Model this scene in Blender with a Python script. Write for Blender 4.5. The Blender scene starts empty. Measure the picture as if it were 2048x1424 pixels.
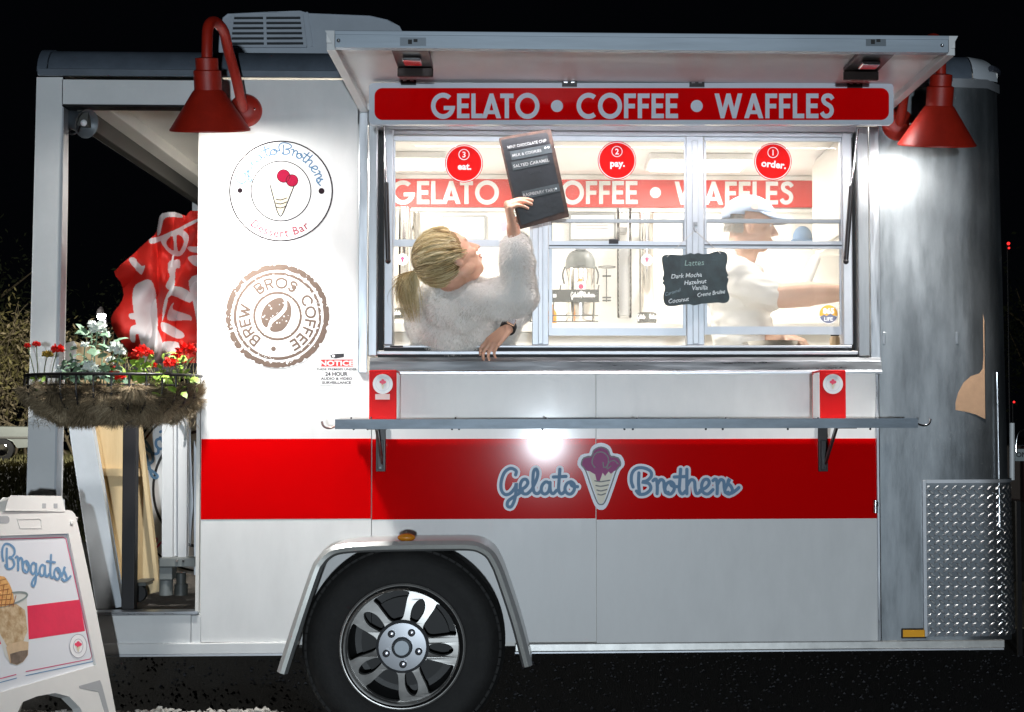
import bpy, bmesh, math, random
from mathutils import Vector, Matrix, noise
from mathutils.geometry import tessellate_polygon
rnd = random.Random(7)
R = math.radians
SC = bpy.context.scene
COL = SC.collection
# ---------------------------------------------------------------- camera
F = 2790.0; PPX, PPY = 1167.0, 753.0          # focal length / principal point in photo pixels
CAMP = Vector((0, -4.9, 1.064))
CM = (Matrix.Rotation(R(-2.2), 3, 'Z') @ Matrix.Rotation(R(92.0), 3, 'X') @ Matrix.Rotation(R(-0.12), 3, 'Z'))
cd = bpy.data.cameras.new('camera'); cam = bpy.data.objects.new('camera', cd); COL.objects.link(cam)
cam.matrix_world = Matrix.Translation(CAMP) @ CM.to_4x4()
cd.sensor_width = 36; cd.lens = 36 * F / 2048
cd.shift_x = (1024 - PPX) / 2048; cd.shift_y = (PPY - 712) / 2048
cd.clip_start = .1; cd.clip_end = 400
SC.camera = cam
# ---------------------------------------------------------------- world, exposure
w = bpy.data.worlds.new('World'); SC.world = w; w.use_nodes = True
bg = w.node_tree.nodes['Background']; bg.inputs[0].default_value = (.16, .2, .3, 1); bg.inputs[1].default_value = .0045
SC.view_settings.view_transform = 'Standard'; SC.view_settings.look = 'None'
SC.view_settings.exposure = 0; SC.view_settings.gamma = 1
SC.cycles.use_denoising = True; SC.cycles.max_bounces = 10; SC.cycles.transparent_max_bounces = 24
SC.cycles.sample_clamp_indirect = 8; SC.cycles.caustics_reflective = False; SC.cycles.caustics_refractive = False
def light(name, kind, loc, power, col, **kw):
    l = bpy.data.lights.new(name, kind); l.energy = power; l.color = col
    for k, v in kw.items(): setattr(l, k, v)
    o = bpy.data.objects.new(name, l); COL.objects.link(o); o.location = loc; return o
# headlamp of a vehicle standing behind the photographer (its reflection shows on the red stripe, sign and trims)
hl = light('headlamp_light', 'SPOT', (.15, -9.0, .90), 1250, (.80, .91, 1.0), shadow_soft_size=.07, spot_size=R(60), spot_blend=.6)
hl.rotation_euler = (R(92), 0, 0)
# strip lights in the trailer ceiling; the window-side row is unseen, added fill
for x, y, pw in ((-.62, .62, 10), (.30, .62, 9.5), (1.10, .62, 5), (-.62, 1.6, 13), (.79, 1.6, 13)):
    a = light('ceiling_and_fill_light', 'AREA', (x, y, 2.27), pw, (1.0, .95, .88), shape='RECTANGLE', size=.45, size_y=.3)
# added fill lamp under the raised flap, unseen behind the hanging sign
a = light('awning_fill_light', 'AREA', (.37, -.335, 2.122), 14, (1.0, .91, .90), shape='RECTANGLE', size=1.6, size_y=.03); a.rotation_euler = (R(-8), 0, 0)
# ---------------------------------------------------------------- helpers
def ray(px, py):
    return CM @ Vector(((px - PPX) / F, -(py - PPY) / F, -1))
def W(px, py, y=0.0):
    d = ray(px, py); return CAMP + d * ((y - CAMP.y) / d.y)
def WZ(px, py, z):
    d = ray(px, py); return CAMP + d * ((z - CAMP.z) / d.z)
def onplane(P0, n):
    def f(px, py, k=0.0):
        d = ray(px, py); q = P0 + n * k
        return CAMP + d * ((q - CAMP).dot(n) / d.dot(n))
    return f
def wall(y):
    return lambda px, py, k=0.0: W(px, py, y - k)
def cr(pts, n=6, closed=False):
    pts = [Vector(p) for p in pts]; N = len(pts); out = []
    for i in range(N if closed else N - 1):
        g = (lambda j: pts[j % N]) if closed else (lambda j: pts[max(0, min(N - 1, j))])
        a, b, c, d = g(i - 1), g(i), g(i + 1), g(i + 2)
        for k in range(n):
            t = k / n
            out.append(.5 * ((2 * b) + (c - a) * t + (2 * a - 5 * b + 4 * c - d) * t * t + (3 * b - a - 3 * c + d) * t ** 3))
    if not closed: out.append(pts[-1])
    return out
def circ(cx, cy, rx, ry=None, n=48, a0=0, a1=360):
    ry = rx if ry is None else ry
    m = n if a1 - a0 >= 360 else n + 1
    return [(cx + rx * math.cos(R(a0 + (a1 - a0) * i / n)), cy - ry * math.sin(R(a0 + (a1 - a0) * i / n))) for i in range(m)]
def rrect(x0, y0, x1, y1, r, n=6):
    out = []
    for cx, cy, a in ((x1 - r, y0 + r, 90), (x0 + r, y0 + r, 180), (x0 + r, y1 - r, 270), (x1 - r, y1 - r, 360)):
        out += [(cx + r * math.cos(R(a - 90 + 90 * i / n + 0)), cy - r * math.sin(R(a - 90 + 90 * i / n))) for i in range(n + 1)]
    return out
class MB:
    def __init__(s): s.v = []; s.f = []; s.m = []; s.cur = 0; s.tone = []
    def add(s, vs, fs):
        o = len(s.v); s.v += [tuple(v) for v in vs]; s.f += [tuple(i + o for i in f) for f in fs]; s.m += [s.cur] * len(fs)
    def box(s, x0, x1, y0, y1, z0, z1, M=None):
        vs = [Vector((x, y, z)) for x in (x0, x1) for y in (y0, y1) for z in (z0, z1)]
        if M: vs = [M @ v for v in vs]
        s.add(vs, [(0, 1, 3, 2), (4, 6, 7, 5), (0, 4, 5, 1), (2, 3, 7, 6), (0, 2, 6, 4), (1, 5, 7, 3)])
    def bx(s, px0, py0, px1, py1, y0, y1):
        a = W(px0, (py0 + py1) / 2, y0).x; b = W(px1, (py0 + py1) / 2, y0).x
        c = W((px0 + px1) / 2, py0, y0).z; d = W((px0 + px1) / 2, py1, y0).z
        s.box(a, b, y0, y1, d, c)
    def bar(s, p0, p1, wd, dp, up=(0, -1, 0)):
        p0 = Vector(p0); p1 = Vector(p1); t = (p1 - p0).normalized(); n = Vector(up); n = (n - t * n.dot(t)).normalized(); b = t.cross(n)
        vs = [p + b * i * wd / 2 + n * j * dp / 2 for p in (p0, p1) for i in (-1, 1) for j in (-1, 1)]
        s.add(vs, [(0, 1, 3, 2), (4, 6, 7, 5), (0, 4, 5, 1), (2, 3, 7, 6), (0, 2, 6, 4), (1, 5, 7, 3)])
    def tube(s, pts, r, n=8, closed=False, squash=None):
        pts = [Vector(p) for p in pts]; N = len(pts); rs = r if isinstance(r, (list, tuple)) else [r] * N
        vs = []; pn = None
        for i, p in enumerate(pts):
            a = pts[(i - 1) % N] if closed or i else p; b = pts[(i + 1) % N] if closed or i < N - 1 else p
            t = (b - a).normalized() if (b - a).length > 1e-9 else Vector((0, 0, 1))
            if pn is None: pn = t.orthogonal().normalized()
            pn = (pn - t * pn.dot(t)); pn = pn.normalized() if pn.length > 1e-6 else t.orthogonal().normalized()
            b2 = t.cross(pn)
            vs += [p + (pn * math.cos(2 * math.pi * k / n) + b2 * math.sin(2 * math.pi * k / n)) * rs[i] for k in range(n)]
        fs = []
        for i in range(N if closed else N - 1):
            j = (i + 1) % N
            fs += [(i * n + k, i * n + (k + 1) % n, j * n + (k + 1) % n, j * n + k) for k in range(n)]
        if not closed: fs += [tuple(reversed(range(n))), tuple(range((N - 1) * n, N * n))]
        s.add(vs, fs)
    def lathe(s, prof, c=(0, 0, 0), ax=(0, 0, 1), n=32, ref=None, cap=True):
        ax = Vector(ax).normalized(); e1 = Vector(ref).normalized() if ref else ax.orthogonal().normalized(); e2 = ax.cross(e1); c = Vector(c)
        vs = [c + ax * h + (e1 * math.cos(2 * math.pi * k / n) + e2 * math.sin(2 * math.pi * k / n)) * r for r, h in prof for k in range(n)]
        fs = [(i * n + k, i * n + (k + 1) % n, (i + 1) * n + (k + 1) % n, (i + 1) * n + k) for i in range(len(prof) - 1) for k in range(n)]
        if cap: fs += [tuple(reversed(range(n))), tuple(range((len(prof) - 1) * n, len(prof) * n))]
        s.add(vs, fs)
    def cyl(s, p0, p1, r0, r1=None, n=16):
        p0 = Vector(p0); p1 = Vector(p1); s.lathe([(r0, 0), (r0 if r1 is None else r1, (p1 - p0).length)], p0, p1 - p0, n)
    def ell(s, c, r, B=None, n=20, m=12):
        c = Vector(c); r = (r, r, r) if not isinstance(r, (tuple, list)) else r; B = B or (Vector((1, 0, 0)), Vector((0, 1, 0)), Vector((0, 0, 1)))
        vs = [c + B[2] * r[2]]
        for i in range(1, m):
            th = math.pi * i / m
            vs += [c + B[0] * (r[0] * math.sin(th) * math.cos(2 * math.pi * k / n)) + B[1] * (r[1] * math.sin(th) * math.sin(2 * math.pi * k / n)) + B[2] * (r[2] * math.cos(th)) for k in range(n)]
        vs.append(c - B[2] * r[2]); L = len(vs) - 1
        fs = [(0, 1 + k, 1 + (k + 1) % n) for k in range(n)]
        for i in range(m - 2):
            fs += [(1 + i * n + k, 1 + (i + 1) * n + k, 1 + (i + 1) * n + (k + 1) % n, 1 + i * n + (k + 1) % n) for k in range(n)]
        fs += [(L, 1 + (m - 2) * n + (k + 1) % n, 1 + (m - 2) * n + k) for k in range(n)]
        s.add(vs, fs)
    def cap(s, p0, p1, r0, r1, n=16):
        p0 = Vector(p0); p1 = Vector(p1); L = (p1 - p0).length
        prof = [(r0 * math.cos(R(a)), r0 * math.sin(R(a))) for a in (-88, -60, -30, 0)] + [(r1 * math.cos(R(a)), L + r1 * math.sin(R(a))) for a in (0, 30, 60, 88)]
        s.lathe(prof, p0, p1 - p0, n)
    def poly(s, pts, proj, k=0.0, holes=()):
        loops = [[Vector((p[0], -p[1], 0)) for p in L] for L in [pts] + list(holes)]
        allp = [p for L in [pts] + list(holes) for p in L]
        tr = tessellate_polygon(loops)
        s.add([proj(p[0], p[1], k) for p in allp], [tuple(t) for t in tr])
    def slab(s, pts, proj, k0, k1, holes=()):
        allp = [p for L in [pts] + list(holes) for p in L]; n = len(allp)
        loops = [[Vector((p[0], -p[1], 0)) for p in L] for L in [pts] + list(holes)]
        tr = [tuple(t) for t in tessellate_polygon(loops)]
        base = [proj(p[0], p[1], k1) for p in allp]
        nn = (proj(pts[0][0], pts[0][1], 0) * 0)
        a, b, c = [Vector(proj(*q, 0)) for q in ((0, 0), (100, 0), (0, 100))]
        nn = (b - a).cross(c - a).normalized()
        if nn.dot(CAMP - a) < 0: nn = -nn
        back = [p - nn * (k1 - k0) for p in base]
        fs = [tuple(t) for t in tr] + [tuple(i + n for i in reversed(t)) for t in tr]
        o = 0
        for L in [pts] + list(holes):
            m = len(L); fs += [(o + i, o + (i + 1) % m, n + o + (i + 1) % m, n + o + i) for i in range(m)]; o += m
        s.add(base + back, fs)
    def ribbon(s, pts, wd, proj, k=0.0, smooth=5, closed=False, caps=True, dk=2e-5):
        P = cr([Vector((p[0], p[1], 0)) for p in pts], smooth, closed) if smooth > 1 else [Vector((p[0], p[1], 0)) for p in pts]
        N = len(P); L = []; Rr = []
        ws = wd if isinstance(wd, list) else None
        for i, p in enumerate(P):
            a = P[(i - 1) % N] if closed or i else p; b = P[(i + 1) % N] if closed or i < N - 1 else p
            t = (b - a).normalized(); nrm = Vector((-t.y, t.x, 0)) * ((ws[min(len(ws) - 1, i * len(ws) // N)] if ws else wd) / 2)
            L.append(p + nrm); Rr.append(p - nrm)
        vs = []
        for i in range(N):
            vs += [proj(L[i].x, L[i].y, k + dk * i), proj(Rr[i].x, Rr[i].y, k + dk * i)]
        fs = [(2 * i, 2 * i + 1, 2 * ((i + 1) % N) + 1, 2 * ((i + 1) % N)) for i in range(N if closed else N - 1)]
        s.add(vs, fs)
        if caps and not closed:
            for p, q, kk in ((P[0], P[1], k), (P[-1], P[-2], k + dk * (N - 1))):
                w2 = (ws[0] if ws else wd) / 2; t = (p - q).normalized(); nn = Vector((-t.y, t.x, 0))
                c = [p + (nn * math.cos(R(a)) + t * math.sin(R(a))) * w2 for a in range(0, 181, 30)]
                s.add([proj(v.x, v.y, kk) for v in c], [tuple(range(7))])
    def mark(s):
        s.marks = getattr(s, 'marks', []) + [len(s.f)]; return s
    def build(s, name, mat, parent=None, smooth=None, bevel=0, kind=None, label=None, mesh=None):
        mk = getattr(s, 'marks', None)
        if mk:
            s.marks = None; o = None; b = [0] + [k for k in mk if 0 < k < len(s.f)] + [len(s.f)]
            for i in range(len(b) - 1):
                t = MB(); ids = {}; 
                for fc, mi in zip(s.f[b[i]:b[i + 1]], s.m[b[i]:b[i + 1]]):
                    t.f.append(tuple(ids.setdefault(j, len(ids)) for j in fc)); t.m.append(mi)
                t.v = [s.v[j] for j in ids]; o = o or t.build(name, mat, parent, smooth, bevel, kind, label) if i == 0 else (t.build(name, mat, parent, smooth, bevel, kind, label), o)[1]
            return o
        me = bpy.data.meshes.new(name); me.from_pydata(s.v, [], s.f)
        for m in (mat if isinstance(mat, (list, tuple)) else [mat]): me.materials.append(m)
        if max(s.m, default=0) > 0: me.polygons.foreach_set('material_index', s.m)
        if smooth:
            me.polygons.foreach_set('use_smooth', [True] * len(me.polygons)); me.set_sharp_from_angle(angle=R(smooth))
        me.update()
        return link(name, me, parent, bevel, kind, label)
def link(name, me, parent=None, bevel=0, kind=None, label=None):
    o = bpy.data.objects.new(name, me); COL.objects.link(o)
    if parent:
        o.parent = parent; o.matrix_parent_inverse = INV(parent)
    if bevel:
        b = o.modifiers.new('bevel', 'BEVEL'); b.width = bevel; b.segments = 2; b.limit_method = 'ANGLE'; b.angle_limit = R(40)
    if kind: o['kind'] = kind
    if label: o['label'] = label
    return o
def INV(p):
    return WM(p).inverted()
def WM(p):
    m = Matrix.LocRotScale(p.location, p.rotation_euler, p.scale)
    return (WM(p.parent) @ p.matrix_parent_inverse @ m) if p.parent else m
def thing(name, label, cat, loc=(0, 0, 0), group=None, kind=None):
    o = bpy.data.objects.new(name, None); COL.objects.link(o); o.location = loc; o.empty_display_size = .1
    return tag(o, label, cat, group, kind)
def tag(o, label=None, cat=None, group=None, kind=None):
    if label: o['label'] = label
    if cat: o['category'] = cat
    if group: o['group'] = group
    if kind: o['kind'] = kind
    return o
def copy_tree(o, parent=None):
    c = o.copy(); COL.objects.link(c)
    if parent: c.parent = parent
    for ch in [x for x in COL.objects if x.parent == o]: copy_tree(ch, c)
    return c
# ---------------------------------------------------------------- materials
def mat(name, col, rough=.5, metal=0.0, var=0.0, vs=8.0, bump=0.0, bs=60.0, coat=0.0, spec=.5, col2=None, emis=0, sss=0, sheen=0, stretch=None, rvar=0, alpha=None):
    m = bpy.data.materials.new(name); m.use_nodes = True; nt = m.node_tree; N = nt.nodes; L = nt.links
    p = N['Principled BSDF']; p.inputs['Base Color'].default_value = (*col, 1); p.inputs['Roughness'].default_value = rough
    p.inputs['Metallic'].default_value = metal; p.inputs['Specular IOR Level'].default_value = spec
    p.inputs['Coat Weight'].default_value = coat; p.inputs['Coat Roughness'].default_value = .11
    if sss: p.inputs['Subsurface Weight'].default_value = sss; p.inputs['Subsurface Radius'].default_value = (.02, .008, .004); p.inputs['Subsurface Scale'].default_value = .5
    if sheen: p.inputs['Sheen Weight'].default_value = sheen
    if emis: p.inputs['Emission Color'].default_value = (*col, 1); p.inputs['Emission Strength'].default_value = emis
    if var or bump or rvar:
        tc = N.new('ShaderNodeTexCoord'); mp = N.new('ShaderNodeMapping'); L.new(tc.outputs['Object'], mp.inputs[0])
        if stretch: mp.inputs['Scale'].default_value = stretch
    if var or rvar:
        n = N.new('ShaderNodeTexNoise'); n.inputs['Scale'].default_value = vs; n.inputs['Detail'].default_value = 8; n.inputs['Roughness'].default_value = .65
        L.new(mp.outputs[0], n.inputs['Vector'])
    if var:
        r = N.new('ShaderNodeValToRGB'); r.color_ramp.elements[0].position = .32; r.color_ramp.elements[1].position = .68
        c2 = col2 or tuple(min(1, c * (1 + var)) for c in col); c1 = col if col2 else tuple(c * (1 - var) for c in col)
        r.color_ramp.elements[0].color = (*c1, 1); r.color_ramp.elements[1].color = (*c2, 1)
        L.new(n.outputs['Fac'], r.inputs[0]); L.new(r.outputs[0], p.inputs['Base Color'])
    if rvar:
        q = N.new('ShaderNodeMapRange'); q.inputs[1].default_value = .3; q.inputs[2].default_value = .7; q.inputs[3].default_value = rough - rvar; q.inputs[4].default_value = rough + rvar
        L.new(n.outputs['Fac'], q.inputs[0]); L.new(q.outputs[0], p.inputs['Roughness'])
    if bump:
        n2 = N.new('ShaderNodeTexNoise'); n2.inputs['Scale'].default_value = bs; n2.inputs['Detail'].default_value = 4; L.new(mp.outputs[0], n2.inputs['Vector'])
        b = N.new('ShaderNodeBump'); b.inputs['Strength'].default_value = bump; b.inputs['Distance'].default_value = .01; L.new(n2.outputs['Fac'], b.inputs['Height']); L.new(b.outputs[0], p.inputs['Normal'])
    return m
WHITE = mat('white_panel', (.80, .80, .79), .38, coat=.12, spec=.3, var=.045, vs=5, bump=.035, bs=7, stretch=(2.2, 1, .8), rvar=.06)
WHITE2 = mat('white_painted_steel', (.72, .73, .73), .4, var=.05, vs=6, bump=.03, bs=90)
INWHITE = mat('interior_white', (.80, .785, .745), .5, var=.03, vs=4)
RED = mat('red_vinyl', (.68, .0008, .002), .5, coat=.11, spec=.0, bump=.05, bs=230, var=.03, vs=3)
STKRED = mat('sticker_red', (.62, .006, .006), .7, spec=.1)
REDBOX = mat('red_plastic', (.62, .003, .004), .45, spec=.15)
ALU = mat('brushed_aluminium', (.58, .60, .63), .32, 1.0, var=.10, vs=14, bump=.02, bs=60, stretch=(.3, 1, 4), rvar=.08)
ALUV = mat('brushed_aluminium_upright', (.58, .60, .63), .34, 1.0, var=.10, vs=14, bump=.02, bs=60, stretch=(4, 1, .3), rvar=.08)
MILL = mat('mill_finish_frame', (.50, .52, .55), .45, .75, var=.06, vs=10)
DARKALU = mat('weathered_roof_trim', (.13, .16, .20), .45, .35, var=.2, vs=9, bump=.03)
BLACK = mat('black_rubber', (.012, .012, .013), .6)
BLKM = mat('black_metal', (.018, .016, .017), .35, .3)
CHROME = mat('chrome', (.75, .75, .77), .12, 1.0)
GREYPL = mat('grey_plastic', (.22, .24, .25), .5)
LAMPRED = mat('red_powder_coat', (.36, .016, .006), .45, var=.12, vs=25, bump=.12, bs=400)
LGREY = mat('light_grey_vinyl', (.60, .64, .70), .35)
INK = mat('black_ink', (.02, .018, .02), .4)
BLUEINK = mat('pale_blue_ink', (.14, .27, .43), .45, spec=.2)
BLUELT = mat('light_blue_vinyl', (.52, .62, .72), .35)
PINKINK = mat('pink_ink', (.55, .06, .14), .45, spec=.2)
PURP = mat('berry_purple_vinyl', (.38, .08, .24), .45, spec=.15)
BROWN = mat('brown_ink', (.14, .10, .08), .5, spec=.2)
CREAMV = mat('cream_vinyl', (.72, .66, .50), .4)
STICK = mat('sticker_white', (.8, .8, .8), .3)
AMBER = mat('amber_lens', (.75, .27, .01), .2, coat=.6, bump=.3, bs=300)
SKIN = mat('skin_tan', (.74, .42, .29), .5, var=.07, vs=18, sss=.12, bump=.05, bs=150)
SKIN2 = mat('skin_pale', (.74, .47, .35), .5, var=.05, vs=18, sss=.12)
def glass(name, haze, gl=.05):
    m = bpy.data.materials.new(name); m.use_nodes = True; nt = m.node_tree; nt.nodes.clear(); N = nt.nodes; L = nt.links
    o = N.new('ShaderNodeOutputMaterial'); t = N.new('ShaderNodeBsdfTransparent'); g = N.new('ShaderNodeBsdfGlossy'); g.inputs['Roughness'].default_value = .02
    tl = N.new('ShaderNodeBsdfTranslucent'); tl.inputs[0].default_value = (.9, .9, .88, 1)
    a = N.new('ShaderNodeMixShader'); a.inputs[0].default_value = haze; b = N.new('ShaderNodeMixShader'); b.inputs[0].default_value = gl
    fr = N.new('ShaderNodeFresnel'); fr.inputs[0].default_value = 1.45
    L.new(t.outputs[0], a.inputs[1]); L.new(tl.outputs[0], a.inputs[2]); L.new(fr.outputs[0], b.inputs[0]); L.new(a.outputs[0], b.inputs[1]); L.new(g.outputs[0], b.inputs[2]); L.new(b.outputs[0], o.inputs[0])
    return m
GLASS = glass('window_glass', .05)
GLASS2 = glass('smeared_window_glass', .07)
# ---------------------------------------------------------------- lettering
def ringp(cx, cy, Ro, Ri, a0, a1, n=26):
    o = [(cx + Ro * math.cos(R(a0 + (a1 - a0) * i / n)), cy + Ro * math.sin(R(a0 + (a1 - a0) * i / n))) for i in range(n + 1)]
    return o + [(cx + Ri * math.cos(R(a1 + (a0 - a1) * i / n)), cy + Ri * math.sin(R(a1 + (a0 - a1) * i / n))) for i in range(n + 1)]
T_ = .185
def offp(c, w):
    P = cr([Vector((x, y, 0)) for x, y in c], 6); L = []; Q = []
    for i, p in enumerate(P):
        t = (P[min(i + 1, len(P) - 1)] - P[max(i - 1, 0)]).normalized(); n = Vector((-t.y, t.x, 0)) * w / 2
        L.append((p + n).to_2d()); Q.append((p - n).to_2d())
    return [tuple(p) for p in L] + [tuple(p) for p in reversed(Q)]
def _c(r, n=34): return [(.53 + r * math.cos(2 * math.pi * i / n), .5 + r * math.sin(2 * math.pi * i / n)) for i in range(n)]
FUT = {
 'E': (.54, [(0, 0), (.54, 0), (.54, T_), (T_, T_), (T_, .41), (.50, .41), (.50, .41 + T_), (T_, .41 + T_), (T_, 1 - T_), (.54, 1 - T_), (.54, 1), (0, 1)], []),
 'F': (.52, [(0, 0), (T_, 0), (T_, .40), (.48, .40), (.48, .40 + T_), (T_, .40 + T_), (T_, 1 - T_), (.52, 1 - T_), (.52, 1), (0, 1)], []),
 'L': (.50, [(0, 0), (.50, 0), (.50, T_), (T_, T_), (T_, 1), (0, 1)], []),
 'T': (.58, [(.197, 0), (.383, 0), (.383, 1 - T_), (.58, 1 - T_), (.58, 1), (0, 1), (0, 1 - T_), (.197, 1 - T_)], []),
 'A': (.84, [(0, 0), (.20, 0), (.27, .17), (.57, .17), (.64, 0), (.84, 0), (.50, 1), (.34, 1)], [[(.335, .32), (.42, .63), (.505, .32)]]),
 'O': (1.06, _c(.53), [_c(.335)]),
 'C': (.86, ringp(.53, .5, .53, .335, 52, 308), []),
 'W': (1.22, [(0, 1), (.20, 1), (.36, .42), (.52, 1), (.70, 1), (.86, .42), (1.02, 1), (1.22, 1), (.95, 0), (.79, 0), (.61, .60), (.43, 0), (.27, 0)], []),
 'S': (.62, offp([(.54, .77), (.45, .885), (.32, .915), (.18, .87), (.13, .745), (.19, .63), (.33, .545), (.45, .46), (.50, .31), (.44, .16), (.30, .085), (.15, .115), (.06, .24)], .18), []),
}
_g = [(.53 + .53 * math.cos(R(a)), .5 + .53 * math.sin(R(a))) for a in range(48, 361, 12)] + [(.56, .5), (.56, .335), (.82, .335)] + [(.53 + .335 * math.cos(R(a)), .5 + .335 * math.sin(R(a))) for a in range(326, 47, -12)]
FUT['G'] = (1.06, _g, [])
def futura(mb, word, x0, x1, yb, h, proj, k, slant=0.0):
    adv = []; x = 0
    for i, c in enumerate(word):
        adv.append(x); x += FUT[c][0] + .085 - (.12 if c in 'LA' and word[i + 1:i + 2] in ('A', 'T') and (c != word[i + 1:i + 2]) else 0)
    tot = x - .085; s = (x1 - x0) / tot
    for c, a in zip(word, adv):
        f = lambda p: (x0 + (a + p[0]) * s + slant * p[1] * h, yb - p[1] * h)
        mb.poly([f(p) for p in FUT[c][1]], proj, k, [[f(p) for p in q] for q in FUT[c][2]])
def text(mb, s, proj, k, size, pos=None, arc=None, align='C', off=0.0, rot=0, wide=1.0, shear=0, spacing=1.0, jitter=0):
    """size = cap height in px.  pos=(x,y baseline) or arc=(cx,cy,r,mid angle deg,dir)"""
    cu = bpy.data.curves.new('t', 'FONT'); cu.body = s; cu.size = 1.0; cu.offset = off; cu.shear = shear; cu.space_character = spacing; cu.resolution_u = 3
    o = bpy.data.objects.new('t', cu); COL.objects.link(o); dg = bpy.context.evaluated_depsgraph_get(); me = bpy.data.meshes.new_from_object(o.evaluated_get(dg))
    vs = [(v.co.x, v.co.y) for v in me.vertices]; fs = [tuple(p.vertices) for p in me.polygons]
    bpy.data.objects.remove(o); bpy.data.curves.remove(cu); bpy.data.meshes.remove(me)
    if not vs: return
    sc = size / .73; x0 = min(v[0] for v in vs); x1 = max(v[0] for v in vs); mx = (x0 + x1) / 2 if align == 'C' else x0
    out = []
    for x, y in vs:
        u = (x - mx) * sc * wide; v = y * sc
        if jitter: v += math.sin(u * .9 + size) * jitter
        if arc:
            cx, cy, r, mid, d = arc; a = R(mid) - d * u / r; rr = r + d * v
            out.append((cx + rr * math.cos(a), cy - rr * math.sin(a)))
        else:
            c, sn = math.cos(R(rot)), math.sin(R(rot)); out.append((pos[0] + u * c - v * sn, pos[1] - (u * sn + v * c)))
    mb.add([proj(x, y, k) for x, y in out], fs)
CAPS = {
 'B': (.62, [[(0, 0), (0, 1)], [(0, 1), (.34, 1), (.52, .88), (.50, .64), (.34, .53), (0, .53)], [(.34, .53), (.58, .42), (.60, .16), (.40, 0), (0, 0)]]),
 'R': (.62, [[(0, 0), (0, 1)], [(0, 1), (.36, 1), (.56, .86), (.54, .60), (.34, .48), (0, .48)], [(.30, .47), (.60, 0)]]),
 'O': (.92, [[(.46, 1), (.12, .85), (0, .5), (.12, .15), (.46, 0), (.80, .15), (.92, .5), (.80, .85), (.46, 1), (.40, .99)]]),
 'S': (.55, [[(.52, .84), (.34, 1), (.10, .93), (.03, .74), (.16, .58), (.42, .45), (.54, .26), (.42, .05), (.18, 0), (.0, .16)]]),
 'C': (.75, [[(.75, .84), (.52, 1), (.14, .86), (0, .5), (.14, .14), (.52, 0), (.75, .16)]]),
 'F': (.50, [[(0, 0), (0, 1)], [(0, 1), (.50, 1)], [(0, .52), (.44, .52)]]),
 'E': (.50, [[(0, 0), (0, 1)], [(0, 1), (.50, 1)], [(0, .52), (.46, .52)], [(0, 0), (.50, 0)]]),
 'W': (1.0, [[(0, 1), (.26, 0)], [(.26, 0), (.5, .85)], [(.5, .85), (.74, 0)], [(.74, 0), (1, 1)]]),
}
def arc_caps(mb, word, cx, cy, r, mid, h, wd, proj, k, gap=.34):
    tot = sum(CAPS[c][0] for c in word) * h + gap * h * (len(word) - 1); x = -tot / 2; n = 0
    for c in word:
        for st in CAPS[c][1]:
            P = [(cx + (r + v * h) * math.cos(R(mid) - (x + u * h) / r), cy - (r + v * h) * math.sin(R(mid) - (x + u * h) / r)) for u, v in st]
            mb.ribbon(P, wd, proj, k + n * 3e-5, smooth=1 if len(P) == 2 else 4, dk=1e-6); n += 1
        x += (CAPS[c][0] + gap) * h
# brush-script strokes, y down, baseline 0, x-height about -95
SCR = {
 'G': (115, [[(95, -132), (98, -160), (62, -177), (24, -150), (2, -90), (2, -30), (27, 4), (62, -6), (92, -45), (100, -74), (98, -20), (88, 42), (66, 88), (42, 82), (45, 52), (72, 27), (112, 0), (140, -20)]]),
 'e': (85, [[(0, -25), (40, -45), (60, -75), (50, -100), (25, -96), (10, -57), (20, -12), (52, 0), (85, -30)]]),
 'l': (62, [[(0, -30), (30, -95), (40, -145), (28, -172), (12, -150), (8, -75), (15, -17), (38, -2), (62, -25)]]),
 'a': (100, [[(55, -72), (30, -84), (5, -57), (2, -17), (25, 1), (50, -22), (58, -74)], [(58, -80), (60, -22), (78, -2), (100, -25)]]),
 't': (55, [[(22, -170), (17, -97), (14, -27), (32, 0), (55, -20)], [(-20, -117), (62, -121)]]),
 'o': (82, [[(38, -85), (13, -72), (0, -37), (12, -7), (38, 0), (60, -27), (60, -67), (38, -85), (45, -57), (82, -50)]]),
 'B': (145, [[(14, -48), (2, -90), (8, -145), (40, -178), (90, -178), (130, -155), (132, -120), (105, -92), (74, -82), (118, -72), (130, -36), (100, -4), (58, 2), (36, -20)], [(52, -145), (50, -75), (56, -5)]]),
 'r': (78, [[(0, -92), (20, -103), (28, -60), (27, -2)], [(27, -60), (48, -98), (70, -88), (74, -45), (84, -8), (100, -12)]]),
 'h': (95, [[(8, -170), (8, -2)], [(8, -55), (34, -97), (58, -87), (62, -37), (72, -3), (95, -14)]]),
 's': (90, [[(0, -30), (32, -104), (20, -78), (42, -50), (50, -20), (28, 1), (2, -12)], [(46, -6), (74, -26), (92, -44)]]),
 'g': (95, [[(55, -72), (30, -84), (5, -57), (2, -17), (25, 1), (50, -22), (58, -74)], [(58, -80), (58, 0), (50, 60), (30, 92), (12, 75), (28, 40), (70, 0), (95, -22)]]),
}
def script(mb, word, x0, x1, yb, s, wd, proj, k, arc=None, slope=0.0):
    adv = []; x = 0
    for c in word:
        adv.append(x); x += SCR[c][0] if c != ' ' else 60
    sx = (x1 - x0) / (x - 10); n = 0
    for c, a in zip(word, adv):
        if c == ' ': continue
        for st in SCR[c][1]:
            P = []
            for p in st:
                u = (a + p[0]) * sx; v = -p[1] * s
                if arc:
                    cx, cy, r, start = arc; an = R(start) - u / r
                    P.append((cx + (r + v) * math.cos(an), cy - (r + v) * math.sin(an)))
                else: P.append((x0 + u, yb - v + u * slope))
            mb.ribbon(P, wd, proj, k + n * 6e-5, smooth=4, dk=4e-6); n += 1
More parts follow.
